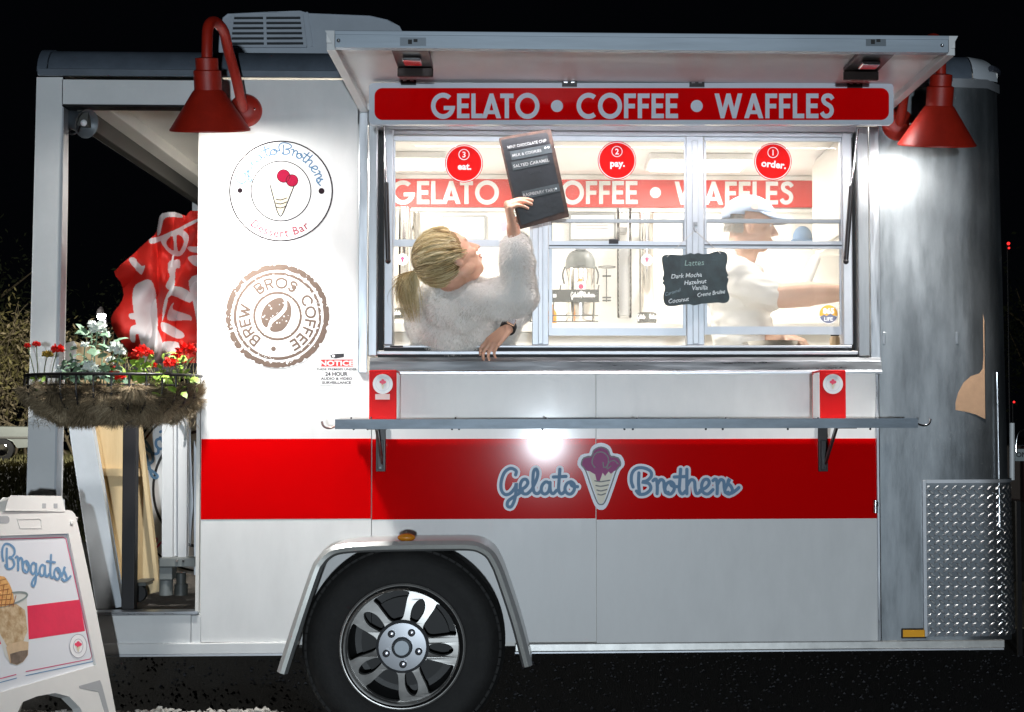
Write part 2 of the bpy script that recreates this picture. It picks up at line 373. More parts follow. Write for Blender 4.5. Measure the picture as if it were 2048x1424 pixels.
# ================================================================ GROUND
EDGE = W(1757, 850).x
XL = W(50, 850).x; XR0 = W(1978, 850).x
asph = mat('asphalt', (.028, .028, .030), .85, var=.55, vs=90, bump=.9, bs=160, spec=.3)
g = MB(); n = 8
g.box(-70, 70, -30, 110, -.3, 0); o = g.build('ground', mat('far_ground', (.05, .045, .03), .95, var=.4, vs=1.5, bump=.5, bs=9)); tag(o, 'dark night ground of dirt and dry turf around the trailer', kind='structure'); o['category'] = 'ground'
g = MB(); g.box(-9, 14, -30, 4.5, -.2, .004); o = g.build('asphalt_road', asph); tag(o, 'dark rough asphalt under and before the trailer', 'road', kind='structure')
# chips of asphalt stone, standing proud
ch = MB(); r2 = random.Random(3)
for i in range(2600):
    x = r2.uniform(-1.9, 2.3); y = r2.uniform(-.6, 1.6); s = r2.uniform(.003, .009); a = r2.uniform(0, 6.28); z = .004
    vs = [(x + s * math.cos(a + k * 2.09), y + s * math.sin(a + k * 2.09), z) for k in range(3)] + [(x, y, z + s * r2.uniform(.5, 1.1))]
    ch.add(vs, [(0, 1, 3), (1, 2, 3), (2, 0, 3)])
o = ch.build('grit', mat('asphalt_grit', (.045, .045, .05), .7, var=.6, vs=60)); tag(o, 'loose dark grit lying on the asphalt', 'grit', kind='stuff')
# gravel heaped along the left side
gr = MB()
for i in range(5200):
    x = r2.uniform(-2.0, -.66); y = r2.gauss(-.06, .10)
    if y < -.34 or y > .28: continue
    top = .092 * math.exp(-((y + .05) / .13) ** 2) * min(1, max(0, (-.66 - x) / .22)) + .012 * noise.noise(Vector((x * 9, y * 9, 0)))
    s = r2.uniform(.006, .017); c = Vector((x, y, max(.006, top) * r2.uniform(.55, 1)))
    vs = [c + Vector((r2.uniform(-1, 1), r2.uniform(-1, 1), r2.uniform(-.6, .6))).normalized() * s * r2.uniform(.7, 1.1) for _ in range(7)]
    bm = bmesh.new(); [bm.verts.new(v) for v in vs]; bmesh.ops.convex_hull(bm, input=bm.verts); bm.verts.ensure_lookup_table(); bm.verts.index_update()
    gr.add([v.co for v in bm.verts], [tuple(v.index for v in f.verts) for f in bm.faces if f.is_valid]); bm.free()
o = gr.build('gravel', mat('pale_gravel', (.50, .48, .44), .8, var=.25, vs=30)); tag(o, 'pale crushed gravel heaped beside the trailer', 'gravel', kind='stuff')

# ================================================================ TRAILER
TR = thing('food_trailer', 'white gelato trailer with a red stripe, open serving window, left porch and silver nose', 'trailer', (0, 0, 0))
PW = wall(0)
def part(mb, name, m, parent=None, **k): return mb.build(name, m, parent or TR, **k)
SEAMS = [401, 743, 1192, 1754]
# lower side panels, one per sheet, each with its strip of red vinyl
for i in range(3):
    a, b = SEAMS[i] + .9, SEAMS[i + 1] - .9
    m = MB(); m.bx(a, 722 if i else 160, b, 1284, 0, .02)
    if i == 0:
        m = MB(); m.slab([(a, 160), (720, 160), (720, 745), (b, 745), (b, 1284), (a, 1284)], PW, -.02, 0)
    sp = part(m, 'side_panel', WHITE, bevel=0)
    m = MB(); m.bx(a, 877.5, b, 1038, -.0012, .0)
    part(m, 'red_stripe', RED, sp)
m = MB(); m.bx(1192, 160, 1757, 250, .0, .02); m.mark(); m.bx(716, 160, 1191, 250, .0, .02); part(m, 'upper_panel', WHITE)
m = MB(); m.bx(735, 748, 1754, 1290, .022, .04); m.mark(); m.bx(401, 160, 716, 1290, .022, .04); m.mark(); m.bx(716, 150, 1757, 249, .022, .04); part(m, 'wall_core', INWHITE)  # unseen layer behind the sheets, put in to block light
# left post, header, kick panel
m = MB(); m.slab([(75, 156), (124, 156), (122, 400), (104, 1296), (46, 1296)], PW, -.07, 0.0); part(m, 'corner_post', WHITE2, bevel=.004)
m = MB(); m.slab([(124.5, 214), (127.5, 214), (125, 400), (107.5, 1226), (103, 1226)], PW, -.05, .003); part(m, 'post_trim', MILL)
m = MB(); m.bx(124, 160, 402, 209, 0, .06); part(m, 'porch_header', WHITE2)
m = MB(); m.bx(124, 209.5, 402, 213, -.004, .06); part(m, 'header_trim', BLKM)
m = MB(); m.bx(105, 1231, 381.3, 1296, 0, .06); m.mark(); m.bx(382.7, 1231, 401.2, 1296, 0, .06); part(m, 'kick_panel', WHITE2)
m = MB(); m.bx(105, 1224, 395, 1230, -.006, .06); part(m, 'floor_trim', ALU)
m = MB(); m.bx(394, 216, 401, 1224, .003, .06); part(m, 'door_jamb', INWHITE)
x0 = W(105, 1230).x; xb = W(402, 1230).x; zf = W(300, 1225).z - .004
m = MB(); m.box(x0, xb, .06, 2.08, zf - .05, zf); part(m, 'porch_floor', mat('porch_carpet', (.10, .09, .08), .95, var=.4, vs=40, bump=.6, bs=300))
# porch ceiling with beams, far header, far post, bulkhead
zc = 2.205; xc = W(124, 300).x - .03
m = MB(); m.box(xc + .10, xb + .05, .06, 2.08, zc + .03, zc + .05); part(m, 'porch_ceiling', INWHITE)
for bx_ in (xc + .10, xc + .38):
    m = MB(); m.box(bx_, bx_ + .07, .06, 2.0, zc - .02, zc + .03); part(m, 'ceiling_beam', INWHITE, bevel=.003)
m = MB(); m.box(xc + .06, xc + .099, .06, 2.08, zc - .08, zc + .05); part(m, 'end_header', mat('header_dark', (.05, .05, .045), .6), bevel=.002)
m = MB(); m.box(xc, xb + .3, 2.0, 2.08, zc - .10, zc + .05); part(m, 'far_header', WHITE2)
m = MB(); m.box(xc + .10, xc + .16, 1.99, 2.06, zf, zc - .1); part(m, 'far_post', WHITE2)
m = MB(); m.box(xb + .012, xb + .05, .062, .75, zf, 2.33); m.mark(); m.box(xb + .012, xb + .05, 1.55, 2.08, zf, 2.33); m.mark(); m.box(xb + .012, xb + .05, .75, 1.55, 2.2, 2.33); part(m, 'bulkhead', INWHITE)  # unseen doorway gap added so inner light spills into the porch
m = MB(); m.box(xb - .115, xb - .05, 1.93, 1.97, zf, 2.1); part(m, 'far_door_frame', WHITE2)
# roof, roof rail
m = MB(); zr = W(400, 92).z
m.box(XL + .05, W(1960, 92).x, .10, 2.0, 2.335, zr - .012); part(m, 'roof', mat('roof_membrane', (.35, .37, .4), .6))
def rail(x0, x1):
    mb = MB(); prof = [(0, W(400, 142).z)] + [(.10 - .10 * math.cos(R(a)), zr - .10 + .10 * math.sin(R(a))) for a in range(0, 91, 10)] + [(.14, zr), (.14, zr - .02)]
    vs = [(x, -.004 + y, z) for x in (x0, x1) for y, z in prof]; k = len(prof)
    mb.add(vs, [(i, i + 1, k + i + 1, k + i) for i in range(k - 1)] + [tuple(range(k)), tuple(reversed(range(k, 2 * k)))]); return mb
XT = W(76, 120).x
part(rail(XT + .035, W(1906, 120).x), 'roof_rail', DARKALU, smooth=50)
m = rail(XT, XT + .033)
m.v = [(x, y - .006 if y < .05 else y, z + .004) for x, y, z in m.v]; part(m, 'rail_end_cap', DARKALU, smooth=50)
m = MB(); m.bx(74, 143, 1906, 157, -.016, .0); part(m, 'rail_trim', mat('rail_trim_metal', (.17, .20, .24), .4, .5, var=.15), bevel=.003)
sc_ = MB()
def screw(px, py, y, r=.004):
    c = W(px, py, y); sc_.lathe([(r, 0), (r * .8, r * .5), (r * .3, r * .8)], c, (0, -1, 0), 8)
for x in (81, 103, 162, 256, 386, 468, 552, 660, 1790, 1938): screw(x, 149, -.016)
for x in (195, 300, 470, 1171, 1426, 1657, 1858, 1979): screw(x, 1293 - (x - 1000) * .004, -.012)
for y in (478, 634, 860, 1090, 1218): screw(403.5, y, -.0002, .003)
for y in (340, 460, 590, 715): screw(727, y, -.012)
for y in (365, 490, 575, 695): screw(1749, y, -.012)
for x in (845, 923, 1089, 1253, 1424, 1578, 1736): screw(x, 733, -.046, .0045)
for y in (425, 645): screw(111, y, -.004)
screw(86, 957, -.001); screw(1763, 1115, -.004); screw(1767, 1250, -.004)
# bottom rail
m = MB(); m.bx(104, 1287, 572, 1309, -.012, .06); part(m, 'bottom_rail', WHITE2, bevel=.003)
m = MB(); m.bx(1030, 1284, 2010, 1300, -.012, .06); part(m, 'bottom_rail', mat('worn_alu', (.56, .56, .54), .42, .8, var=.15, vs=20), bevel=.003)
m = MB(); m.bx(104, 1309.5, 572, 1313, -.020, .04); m.mark(); m.bx(1030, 1300.5, 2008, 1303.5, -.020, .04); part(m, 'rail_lip', MILL)
m = MB(); m.box(x0, W(1990, 1290).x, .06, 2.05, .285, .37); part(m, 'chassis_floor', mat('chassis', (.03, .03, .03), .7))
m = MB(); m.cyl((-.43, -.15, .334), (-.43, 2.2, .334), .04); part(m, 'axle', BLKM)
# right trim between panel and nose
m = MB(); m.bx(1754.5, 748, 1760, 1282, -.010, .02); part(m, 'corner_trim', ALUV, bevel=.002)
m = MB(); m.cyl(W(1751, 1000, -.02), W(1751, 1026, -.02), .008); m.bx(1747, 1004, 1757, 1012, -.018, 0); part(m, 'door_hook', CHROME, smooth=40)
# ------------------------------------------------ nose
xs0 = EDGE + .004; RN = .13; xcn = W(1968, 850).x
zb, zt = W(1900, 1284).z, W(1900, 172).z
def nose_pt(s, z, off=0.0):       # s = metres along the skin from xs0
    sh = .028 * (zb + .9 - z) / 1.5 - .012; L1 = xcn + sh - xs0
    if s <= L1: return Vector((xs0 + s, -off, z))
    a = min((s - L1) / RN, math.pi / 2); rest = max(0, s - L1 - RN * math.pi / 2)
    return Vector((xcn + sh + (RN + off) * math.sin(a), RN - (RN + off) * math.cos(a) + rest, z))
def skin(s0, s1, z0, z1, off, nz=8, ns=26):
    mb = MB()
    for j in range(nz + 1):
        for i in range(ns + 1): mb.v.append(tuple(nose_pt(s0 + (s1 - s0) * i / ns, z0 + (z1 - z0) * j / nz, off)))
    mb.f = [(j * (ns + 1) + i, j * (ns + 1) + i + 1, (j + 1) * (ns + 1) + i + 1, (j + 1) * (ns + 1) + i) for j in range(nz) for i in range(ns)]; mb.m = [0] * len(mb.f)
    return mb
# scuffed polished aluminium
ns_ = bpy.data.materials.new('scuffed_aluminium'); ns_.use_nodes = True; nt = ns_.node_tree; N = nt.nodes; Lk = nt.links; p = N['Principled BSDF']
p.inputs['Metallic'].default_value = .9; tc = N.new('ShaderNodeTexCoord')
def ntex(scale, detail, stretch=(1, 1, 1), rough=.6):
    mp = N.new('ShaderNodeMapping'); mp.inputs['Scale'].default_value = stretch; Lk.new(tc.outputs['Object'], mp.inputs[0])
    n = N.new('ShaderNodeTexNoise'); n.inputs['Scale'].default_value = scale; n.inputs['Detail'].default_value = detail; n.inputs['Roughness'].default_value = rough; Lk.new(mp.outputs[0], n.inputs['Vector']); return n
n1 = ntex(4, 10, (2.2, 1, .5), .7); n2 = ntex(14, 4, (3, 1, .12), .5); n3 = ntex(60, 6)
mx = N.new('ShaderNodeMath'); mx.operation = 'ADD'; Lk.new(n1.outputs['Fac'], mx.inputs[0]); sc2 = N.new('ShaderNodeMath'); sc2.operation = 'MULTIPLY_ADD'; sc2.inputs[1].default_value = .35; sc2.inputs[2].default_value = .325; Lk.new(n2.outputs['Fac'], sc2.inputs[0]); Lk.new(sc2.outputs[0], mx.inputs[1])
rp = N.new('ShaderNodeMapRange'); rp.inputs[1].default_value = .75; rp.inputs[2].default_value = 1.25; rp.inputs[3].default_value = .30; rp.inputs[4].default_value = .52; Lk.new(mx.outputs[0], rp.inputs[0]); Lk.new(rp.outputs[0], p.inputs['Roughness'])
cc = N.new('ShaderNodeValToRGB'); cc.color_ramp.elements[0].position = .36; cc.color_ramp.elements[1].position = .66; cc.color_ramp.elements[0].color = (.22, .24, .255, 1); cc.color_ramp.elements[1].color = (.33, .355, .375, 1)
Lk.new(n1.outputs['Fac'], cc.inputs[0]); Lk.new(cc.outputs[0], p.inputs['Base Color'])
bb = N.new('ShaderNodeBump'); bb.inputs['Strength'].default_value = .05; bb.inputs['Distance'].default_value = .01; Lk.new(n1.outputs['Fac'], bb.inputs['Height']); Lk.new(bb.outputs[0], p.inputs['Normal']); p.inputs['Coat Weight'].default_value = .35; p.inputs['Coat Roughness'].default_value = .22
m = skin(0, 2.6, zb, zt, 0); part(m, 'nose_panel', ns_, smooth=60)
L1 = xcn - xs0
m = skin(0, 2.6, W(1900, 176).z, W(1900, 158).z, .010); part(m, 'nose_top_trim', MILL, smooth=60)
# rounded top corner cap
m = MB(); zA = W(1900, 158).z
def cap_at(s0, s1, off, name, mt, mb=None):
    mb = MB(); K = 10; Sx = 20
    for j in range(K + 1):
        b = R(90 * j / K)
        for i in range(Sx + 1):
            s = s0 + (s1 - s0) * i / Sx; q = nose_pt(s, zA, off); nn = (nose_pt(s, zA, off + .1) - q).normalized()
            mb.v.append(tuple(q - nn * (.095 * (1 - math.cos(b))) + Vector((0, 0, .100 * math.sin(b)))))
    mb.f = [(j * (Sx + 1) + i, j * (Sx + 1) + i + 1, (j + 1) * (Sx + 1) + i + 1, (j + 1) * (Sx + 1) + i) for j in range(K) for i in range(Sx)]; mb.m = [0] * len(mb.f)
    part(mb, name, mt, smooth=60)
cap_at(L1 - .13, L1 - .03, .006, 'cap_band', DARKALU)
cap_at(L1 - .028, L1 + 2.2, .012, 'corner_cap', mat('cap_white', (.62, .66, .70), .35))
m = MB(); m.tube([nose_pt(L1 + .05 + .02 * i, zA + .045, .006) for i in range(6)], .012, 8); part(m, 'clearance_lamp', mat('smoked_lens', (.05, .055, .07), .15, coat=.5), bevel=.002)
# diamond plate
s0 = (W(1848, 1100).x - xs0); z1d, z0d = W(1850, 966).z, W(1850, 1273).z; s1 = L1 + RN * math.pi / 2 + .15
DPM = mat('diamond_plate_alu', (.20, .22, .24), .45, .85, var=.15, vs=9)
dp = part(skin(s0, s1, z0d, z1d, .004), 'diamond_plate', DPM, smooth=60)
tr = MB(); P_ = .0322; r2 = random.Random(5)
nc = int((s1 - s0) / P_) + 1; nr = int((z1d - z0d) / P_) + 1
for par in (0, 1):
    for i in range(nc):
        for j in range(nr):
            s = s0 + .012 + (i + par * .5) * P_; z = z0d + .008 + (j + par * .5) * P_
            if s > s1 - .012 or z > z1d - .01: continue
            a = R(38 if par == 0 else -38); L2, w2 = .0140, .0040; e = [(-L2, 0), (-L2 * .45, w2), (L2 * .45, w2), (L2, 0), (L2 * .45, -w2), (-L2 * .45, -w2)]
            lo = [nose_pt(s + u * math.cos(a) - v * math.sin(a), z + u * math.sin(a) + v * math.cos(a), .0042) for u, v in e]
            hi = [nose_pt(s + .6 * (u * math.cos(a) - v * math.sin(a)), z + .6 * (u * math.sin(a) + v * math.cos(a)), .0075) for u, v in e]
            tr.add(lo + hi, [(k, (k + 1) % 6, 6 + (k + 1) % 6, 6 + k) for k in range(6)] + [(6, 7, 8, 9, 10, 11)])
o = tr.build('raised_treads', mat('tread_alu', (.78, .78, .78), .30, 1.0), dp, smooth=50); o['kind'] = 'stuff'
m = skin(s0 - .004, s1, z1d, z1d + .012, .010, 1); part(m, 'plate_top_trim', MILL, dp, smooth=60)
m = MB(); m.box(xs0 + s0 - .006, xs0 + s0 + .008, -.012, -.001, z0d, z1d + .010); part(m, 'plate_edge_trim', MILL, dp, bevel=.002)
for y in (975, 1040, 1110, 1180, 1262): screw(1852, y, -.012)
# amber reflector
m = MB(); m.bx(1803, 1257, 1853, 1277, -.008, 0); rf = part(m, 'side_reflector', BLKM, bevel=.002)
m = MB(); m.bx(1806, 1260, 1850, 1274, -.012, -.0085); part(m, 'lens', mat('amber_reflector', (.9, .42, .02), .3, coat=.5), rf)
# peach bell-shaped patch laid flat on the skin, with its thin neck
m = MB(); m.poly([(1966, 628), (1968.5, 640), (1970.5, 838), (1952, 829), (1930, 823), (1911, 820), (1911, 805), (1916, 786), (1927, 765), (1942, 752), (1958, 747), (1965, 738), (1967, 715)], PW, .0012)
part(m, 'peach_patch', mat('peach_tone', (.50, .31, .19), .4, .3, var=.08, vs=30), label='peach bell-shaped patch low on the metal nose')
m = MB(); m.tube([nose_pt(L1 + .055, z, .003) for z in (1.25, 1.0, .8, .7)], .003, 6); part(m, 'nose_seam_bead', ALU, smooth=60)
m = MB(); m.tube([W(2024, 846, .22), W(2024, 960, .22)], .010, 8); part(m, 'grab_bar', WHITE2, smooth=60)
# small dents and latch shapes seen on the skin
m = MB()
for a, b in ((1766, 1771), (1912, 1917)): m.bx(a, 664, b, 688, -.003, 0); m.mark()
part(m, 'latch_stub', ALUV, bevel=.001)

# ------------------------------------------------ window frame
FR = None
m = MB(); m.bx(717, 172, 735, 745, -.012, 0); m.mark(); m.bx(1740, 253, 1760, 742, -.012, 0); m.mark(); m.bx(717, 150, 1760, 171.5, -.011, 0); wf = part(m, 'window_frame', ALUV, bevel=.002)
m = MB(); m.bx(736, 172, 755, 712, -.035, .03); m.mark(); m.bx(1716, 253, 1739, 712, -.035, .03); part(m, 'raised_frame_band', mat('frame_band_alu', (.42, .44, .46), .35, .85, var=.12, vs=12, stretch=(4, 1, .3)), wf, bevel=.004)
m = MB(); m.bx(755.5, 240, 767, 700, .02, .05); m.mark(); m.bx(1705.5, 253, 1715.5, 700, .02, .05); m.mark(); m.bx(768, 696, 1704, 701.5, -.002, .05); m.mark(); m.bx(756, 709.5, 1715, 715, -.020, .05); part(m, 'weather_seal', BLACK, wf)
m = MB(); m.bx(768, 256, 786, 690, -.006, .06); m.mark(); m.bx(1686, 256, 1705, 690, -.006, .06); part(m, 'inner_frame', MILL, wf, bevel=.003)
m = MB(); m.bx(745, 246, 1714, 262, -.010, .07); m.bx(768, 262.5, 1705, 272, .0, .07); part(m, 'head_frame', MILL, wf, bevel=.003)
m = MB(); m.bx(768, 690.5, 1704, 695.5, -.012, .10); m.mark(); m.bx(745, 702, 1716, 709, -.030, .05); part(m, 'sill', MILL, wf, bevel=.002)
# sloping apron under the sill
m = MB(); x0a, x1a = W(742, 730).x, W(1757, 730).x
z3, z4, z5 = W(1200, 715.5).z, W(1200, 724).z, W(1200, 748).z
prof = [(0, z3), (-.030, z3), (-.034, z4 + .003), (-.040, z4), (-.046, z5 + .012), (-.052, z5 + .006), (-.052, z5), (0, z5)]
k = len(prof); m.add([(x, y, z) for x in (x0a, x1a) for y, z in prof], [(i, (i + 1) % k, k + (i + 1) % k, k + i) for i in range(k)] + [tuple(range(k)), tuple(reversed(range(k, 2 * k)))])
part(m, 'sill_apron', ALU, wf, smooth=30)
# mullions
for a, b in ((1064, 1097), (1373, 1408)):
    m = MB(); m.bx(a, 272.5, b, 690, .004, .06); m.bx(a + 12, 280, b - 11, 688, -.002, .0035); part(m, 'mullion', MILL, wf, bevel=.002)
# sashes: (x0,x1, rails)
def sash(x0, x1, y0, y1, d, top, bot, side, gm):
    mb = MB(); mb.bx(x0, y0, x1, y0 + top, d, d + .014); mb.bx(x0, y1 - bot, x1, y1, d, d + .014)
    mb.bx(x0, y0 + top + .3, x0 + side, y1 - bot - .3, d + .001, d + .013); mb.bx(x1 - side, y0 + top + .3, x1, y1 - bot - .3, d + .001, d + .013)
    s = part(mb, 'sash', MILL, wf)
    g = MB(); g.bx(x0 + side, y0 + top, x1 - side, y1 - bot, d + .005, d + .009)
    part(g, 'pane', gm, TR)
sash(786.5, 1063.5, 273, 493, .012, 9, 14, 4, GLASS)
sash(1097.5, 1372.5, 273, 497, .012, 9, 15, 4, GLASS)
sash(1408.5, 1685.5, 273, 497, .012, 9, 15, 4, GLASS)
sash(1097.5, 1372.5, 438, 671, .034, 7, 15, 7, GLASS2)
sash(1408.5, 1685.5, 438, 669, .034, 8, 16, 6, GLASS2)
m = MB(); m.bx(1098, 490.3, 1372, 492.3, .008, .0115); m.mark(); m.bx(1409, 489, 1685, 491, .008, .0115); part(m, 'sash_groove', BLKM, wf)
m = MB(); m.bx(1218, 478, 1237, 487, -.002, .0115); part(m, 'sash_latch', BLKM, wf, bevel=.001)
m = MB(); m.bx(780, 691, 806, 694.5, -.016, -.0125); part(m, 'sill_clip', BLACK, wf)
# gas struts
for a, b, c in (((768, 250, -.06), (772, 365, -.05), (776, 522, -.025)), ((1716, 258, -.06), (1703, 372, -.05), (1692, 523, -.025))):
    m = MB(); A, B_, C_ = W(*a), W(*b), W(*c); m.cyl(A, B_, .0035); s = part(m, 'gas_strut', CHROME, smooth=40)
    m = MB(); m.cyl(B_, C_, .0085); m.ell(C_, .010); part(m, 'strut_cylinder', BLKM, s, smooth=40)
# ------------------------------------------------ awning flap
yf = -.86; xa, xbb = W(650, 66, yf).x, W(1916, 66, yf).x; zl, zh = W(1284, 100, yf).z, W(1284, 66.5, yf).z
m = MB(); m.box(xa, xbb, -.02, yf + .03, zl + .022, zh - .002); aw = part(m, 'awning_flap', WHITE)
m = MB(); m.box(xa + .028, xbb - .028, yf, yf + .0295, zl, zh); m.box(xa + .028, xbb - .028, yf - .004, yf - .0005, zh - .012, zh); part(m, 'flap_front_rail', mat('flap_rail_alu', (.40, .46, .52), .45, .5, var=.1, vs=10, stretch=(.3, 1, 4)), aw, bevel=.002)
for a_f, b_f in ((xa, xa + .0275), (xbb, xbb - .0275)):
    m = MB(); m.add([Vector(v_) for v_ in ((a_f, yf, zh), (b_f, yf, zh), (b_f, yf, zl), (a_f, yf + .03, zh), (b_f, yf + .03, zh), (b_f, yf + .03, zl))], [(0, 1, 2), (3, 5, 4), (0, 3, 4, 1), (1, 4, 5, 2), (2, 5, 3, 0)]); part(m, 'flap_corner', WHITE2, aw)
m = MB(); m.box(xa, xa + .028, yf + .03, -.02, zl, zl + .0215); m.mark(); m.box(xbb - .028, xbb, yf + .03, -.02, zl, zl + .0215); part(m, 'flap_side_rail', WHITE2, aw, bevel=.002)
m = MB(); m.box(xa + .03, xbb - .03, -.06, -.02, zl + .0, zl + .0215); part(m, 'flap_hinge_rail', WHITE2, aw)
for px in (826, 1735):
    c = W(px, 118, -.69); x = c.x
    m = MB(); m.box(x - .055, x + .055, -.80, -.60, zl + .008, zl + .0215); m.box(x - .055, x + .055, -.61, -.595, zl - .02, zl + .008); la = part(m, 'paddle_latch', mat('latch_brown_black', (.03, .02, .018), .3, .5), aw, bevel=.003)
    m = MB(); m.box(x - .028, x + .028, -.74, -.68, zl - .006, zl + .0075); part(m, 'paddle', CHROME, la, bevel=.004)
m = MB()
for px in (770, 1048, 1300, 1570, 1800): c = W(px, 100, yf); m.box(c.x - .02, c.x + .02, yf + .031, yf + .06, zl + .012, zl + .0215)
part(m, 'seal_clip', MILL, aw)
m = MB(); m.box(-.45, 1.19, -.355, -.315, 2.126, zl + .0215); st_ = part(m, 'awning_fill_strip', WHITE2, aw); m = MB(); m.box(-.43, 1.17, -.352, -.318, 2.1235, 2.1258); part(m, 'diffuser', mat('awning_fill_diffuser', (1, .96, .93), .5, emis=.8), st_)  # lamp body and glowing diffuser added for the fill under the flap
for px, py in ((677, 81), (1884, 91)):
    c = W(px, py, yf); m = MB(); m.lathe([(.006, 0), (.005, .003), (.002, .005)], c, (0, -1, 0), 10); part(m, 'rail_screw', CHROME, aw, smooth=40)
for px, wd in ((826, 26), (1752, 20)):
    m = MB(); m.bx(px - wd, 75, px + wd, 92, yf - .0025, yf - .0002); lp = part(m, 'lock_plate', mat('lock_plate_metal', (.3, .34, .38), .35, .8), aw)
    m = MB(); m.bx(px - 10, 79, px - 2, 88, yf - .004, yf - .0027); m.bx(px + 1, 78, px + 9, 84, yf - .004, yf - .0027); part(m, 'keyhole', BLACK, lp)
# ------------------------------------------------ serving shelf
ys = -.32; m = MB(); m.bx(670, 837.5, 1836, 857, ys, ys + .003)
a_, b_ = W(670, 847, ys).x, W(1836, 847, ys).x; zs1, zs0 = W(1250, 837.5, ys).z, W(1250, 857, ys).z
m.box(a_, b_, -.03, -.027, zs0, zs1 - .001)
sh = part(m, 'serving_shelf', mat('galvanised_shelf', (.17, .20, .23), .48, .6, var=.16, vs=20, stretch=(.5, 1, 2)), bevel=0)
m = MB(); m.box(a_, b_, ys + .0032, -.0302, zs1 - .004, zs1 - .001); part(m, 'shelf_top', mat('bounce_shelf_top', (.80, .80, .79), .5, .2, var=.05), sh)  # top made paler than the front edge, to bounce light upward
m = MB()
for px in (700, 740, 910, 1092, 1275, 1454, 1640, 1808): c = W(px, 836, ys); m.ell(c + Vector((0, .03, 0)), .0035, n=8, m=6)
for px in (705, 733, 903, 917, 1085, 1250, 1267, 1414, 1448, 1579, 1745): c = W(px, 858, ys); m.ell(c + Vector((0, .03, 0)), .004, n=8, m=6)
part(m, 'shelf_bolts', BLKM, sh)
for sg, px, py in ((-1, 670, 850), (1, 1836, 845)):
    c = W(px, py, ys + .02); m = MB(); P = [c + Vector((sg * d, 0, h)) for d, h in ((-.01, 0), (.008, -.008), (.024, -.010), (.038, -.003), (.043, .012))]
    m.tube(cr(P, 4), .0035, 8); part(m, 'shelf_hook', CHROME if sg > 0 else mat('hook_copper', (.3, .2, .18), .3, .9), sh, smooth=60)
for px, sg in ((762, 1), (1645, 1)):
    c = W(px, 860, -.12); zt_ = zs1 - .006; x = W(px, 900).x
    m = MB(); m.box(x - .017, x + .017, -.012, -.0015, W(px, 943).z, zt_); m.box(x - .010, x + .010, -.020, -.012, W(px, 940).z, W(px, 880).z)
    m.box(x - .018, x + .018, -.30, -.02, zt_ - .010, zt_); br = part(m, 'folding_bracket', BLKM, sh, bevel=.002)
    m = MB(); m.bar((x + .006, -.02, W(px, 925).z), (x + .006, -.22, zt_ - .012), .008, .016); part(m, 'bracket_brace', BLKM, br)
    m = MB(); m.box(x - .012, x + .05, -.31, -.285, zt_ - .028, zt_ - .010); part(m, 'bracket_slot_plate', BLKM, br)
    m = MB(); m.cyl((x, -.0205, W(px, 935).z), (x, -.0235, W(px, 935).z), .004, n=8); part(m, 'bracket_bolt', CHROME, br)

# ------------------------------------------------ fender
FY = -.27
outer = [(555, 1343), (588, 1240), (622, 1140), (634, 1118), (648, 1103), (668, 1092), (700, 1087), (760, 1084), (900, 1082), (945, 1083), (968, 1090), (986, 1103), (998, 1122), (1010, 1150), (1040, 1240), (1064, 1330)]
po = cr([Vector((x, y, 0)) for x, y in outer], 4)
FEN = mat('white_fender_metal', (.62, .63, .62), .30, .55, var=.06)
def fsec(off, ya, yb, mb, sx=0):
    A = []; 
    for i, p_ in enumerate(po):
        t = (po[min(i + 1, len(po) - 1)] - po[max(i - 1, 0)]).normalized(); n_ = Vector((t.y, -t.x, 0)); q = p_ + n_ * off
        A.append(q)
    o = len(mb.v)
    for q in A:
        for y in (ya, yb):
            wv = W(q.x, q.y, FY); mb.v.append((wv.x, y, wv.z))
    for i in range(len(A) - 1): mb.f.append((o + 2 * i, o + 2 * i + 1, o + 2 * i + 3, o + 2 * i + 2)); mb.m.append(0)
m = MB(); fsec(0, FY, -.0005, m); fsec(-4, FY + .01, -.0005, m); fd = part(m, 'fender', FEN, smooth=50)
def lip(o1, o2, y1, y2, name, mt):
    mb = MB(); pts = []
    for off in (o1, o2):
        row = []
        for i, p_ in enumerate(po):
            t = (po[min(i + 1, len(po) - 1)] - po[max(i - 1, 0)]).normalized(); q = p_ + Vector((t.y, -t.x, 0)) * off; row.append(W(q.x, q.y, FY))
        pts.append(row)
    for a, b in zip(*pts): mb.v += [(a.x, y1, a.z), (b.x, y1 if y2 is None else y2, b.z)]
    mb.f = [(2 * i, 2 * i + 1, 2 * i + 3, 2 * i + 2) for i in range(len(po) - 1)]; mb.m = [0] * len(mb.f); part(mb, name, mt, fd, smooth=40)
lip(1, -7, FY - .002, FY - .014, 'fender_lip', FEN); lip(-7, -15, FY - .014, FY - .012, 'fender_lip_face', mat('lip_alu', (.5, .5, .47), .3, .9, var=.15)); lip(-15, -20, FY - .012, FY + .012, 'fender_lip_return', FEN)
c = W(813, 1070, FY + .03); m = MB(); m.ell(c + Vector((0, 0, -.008)), (.030, .02, .014)); part(m, 'marker_lamp', AMBER, fd, smooth=60)
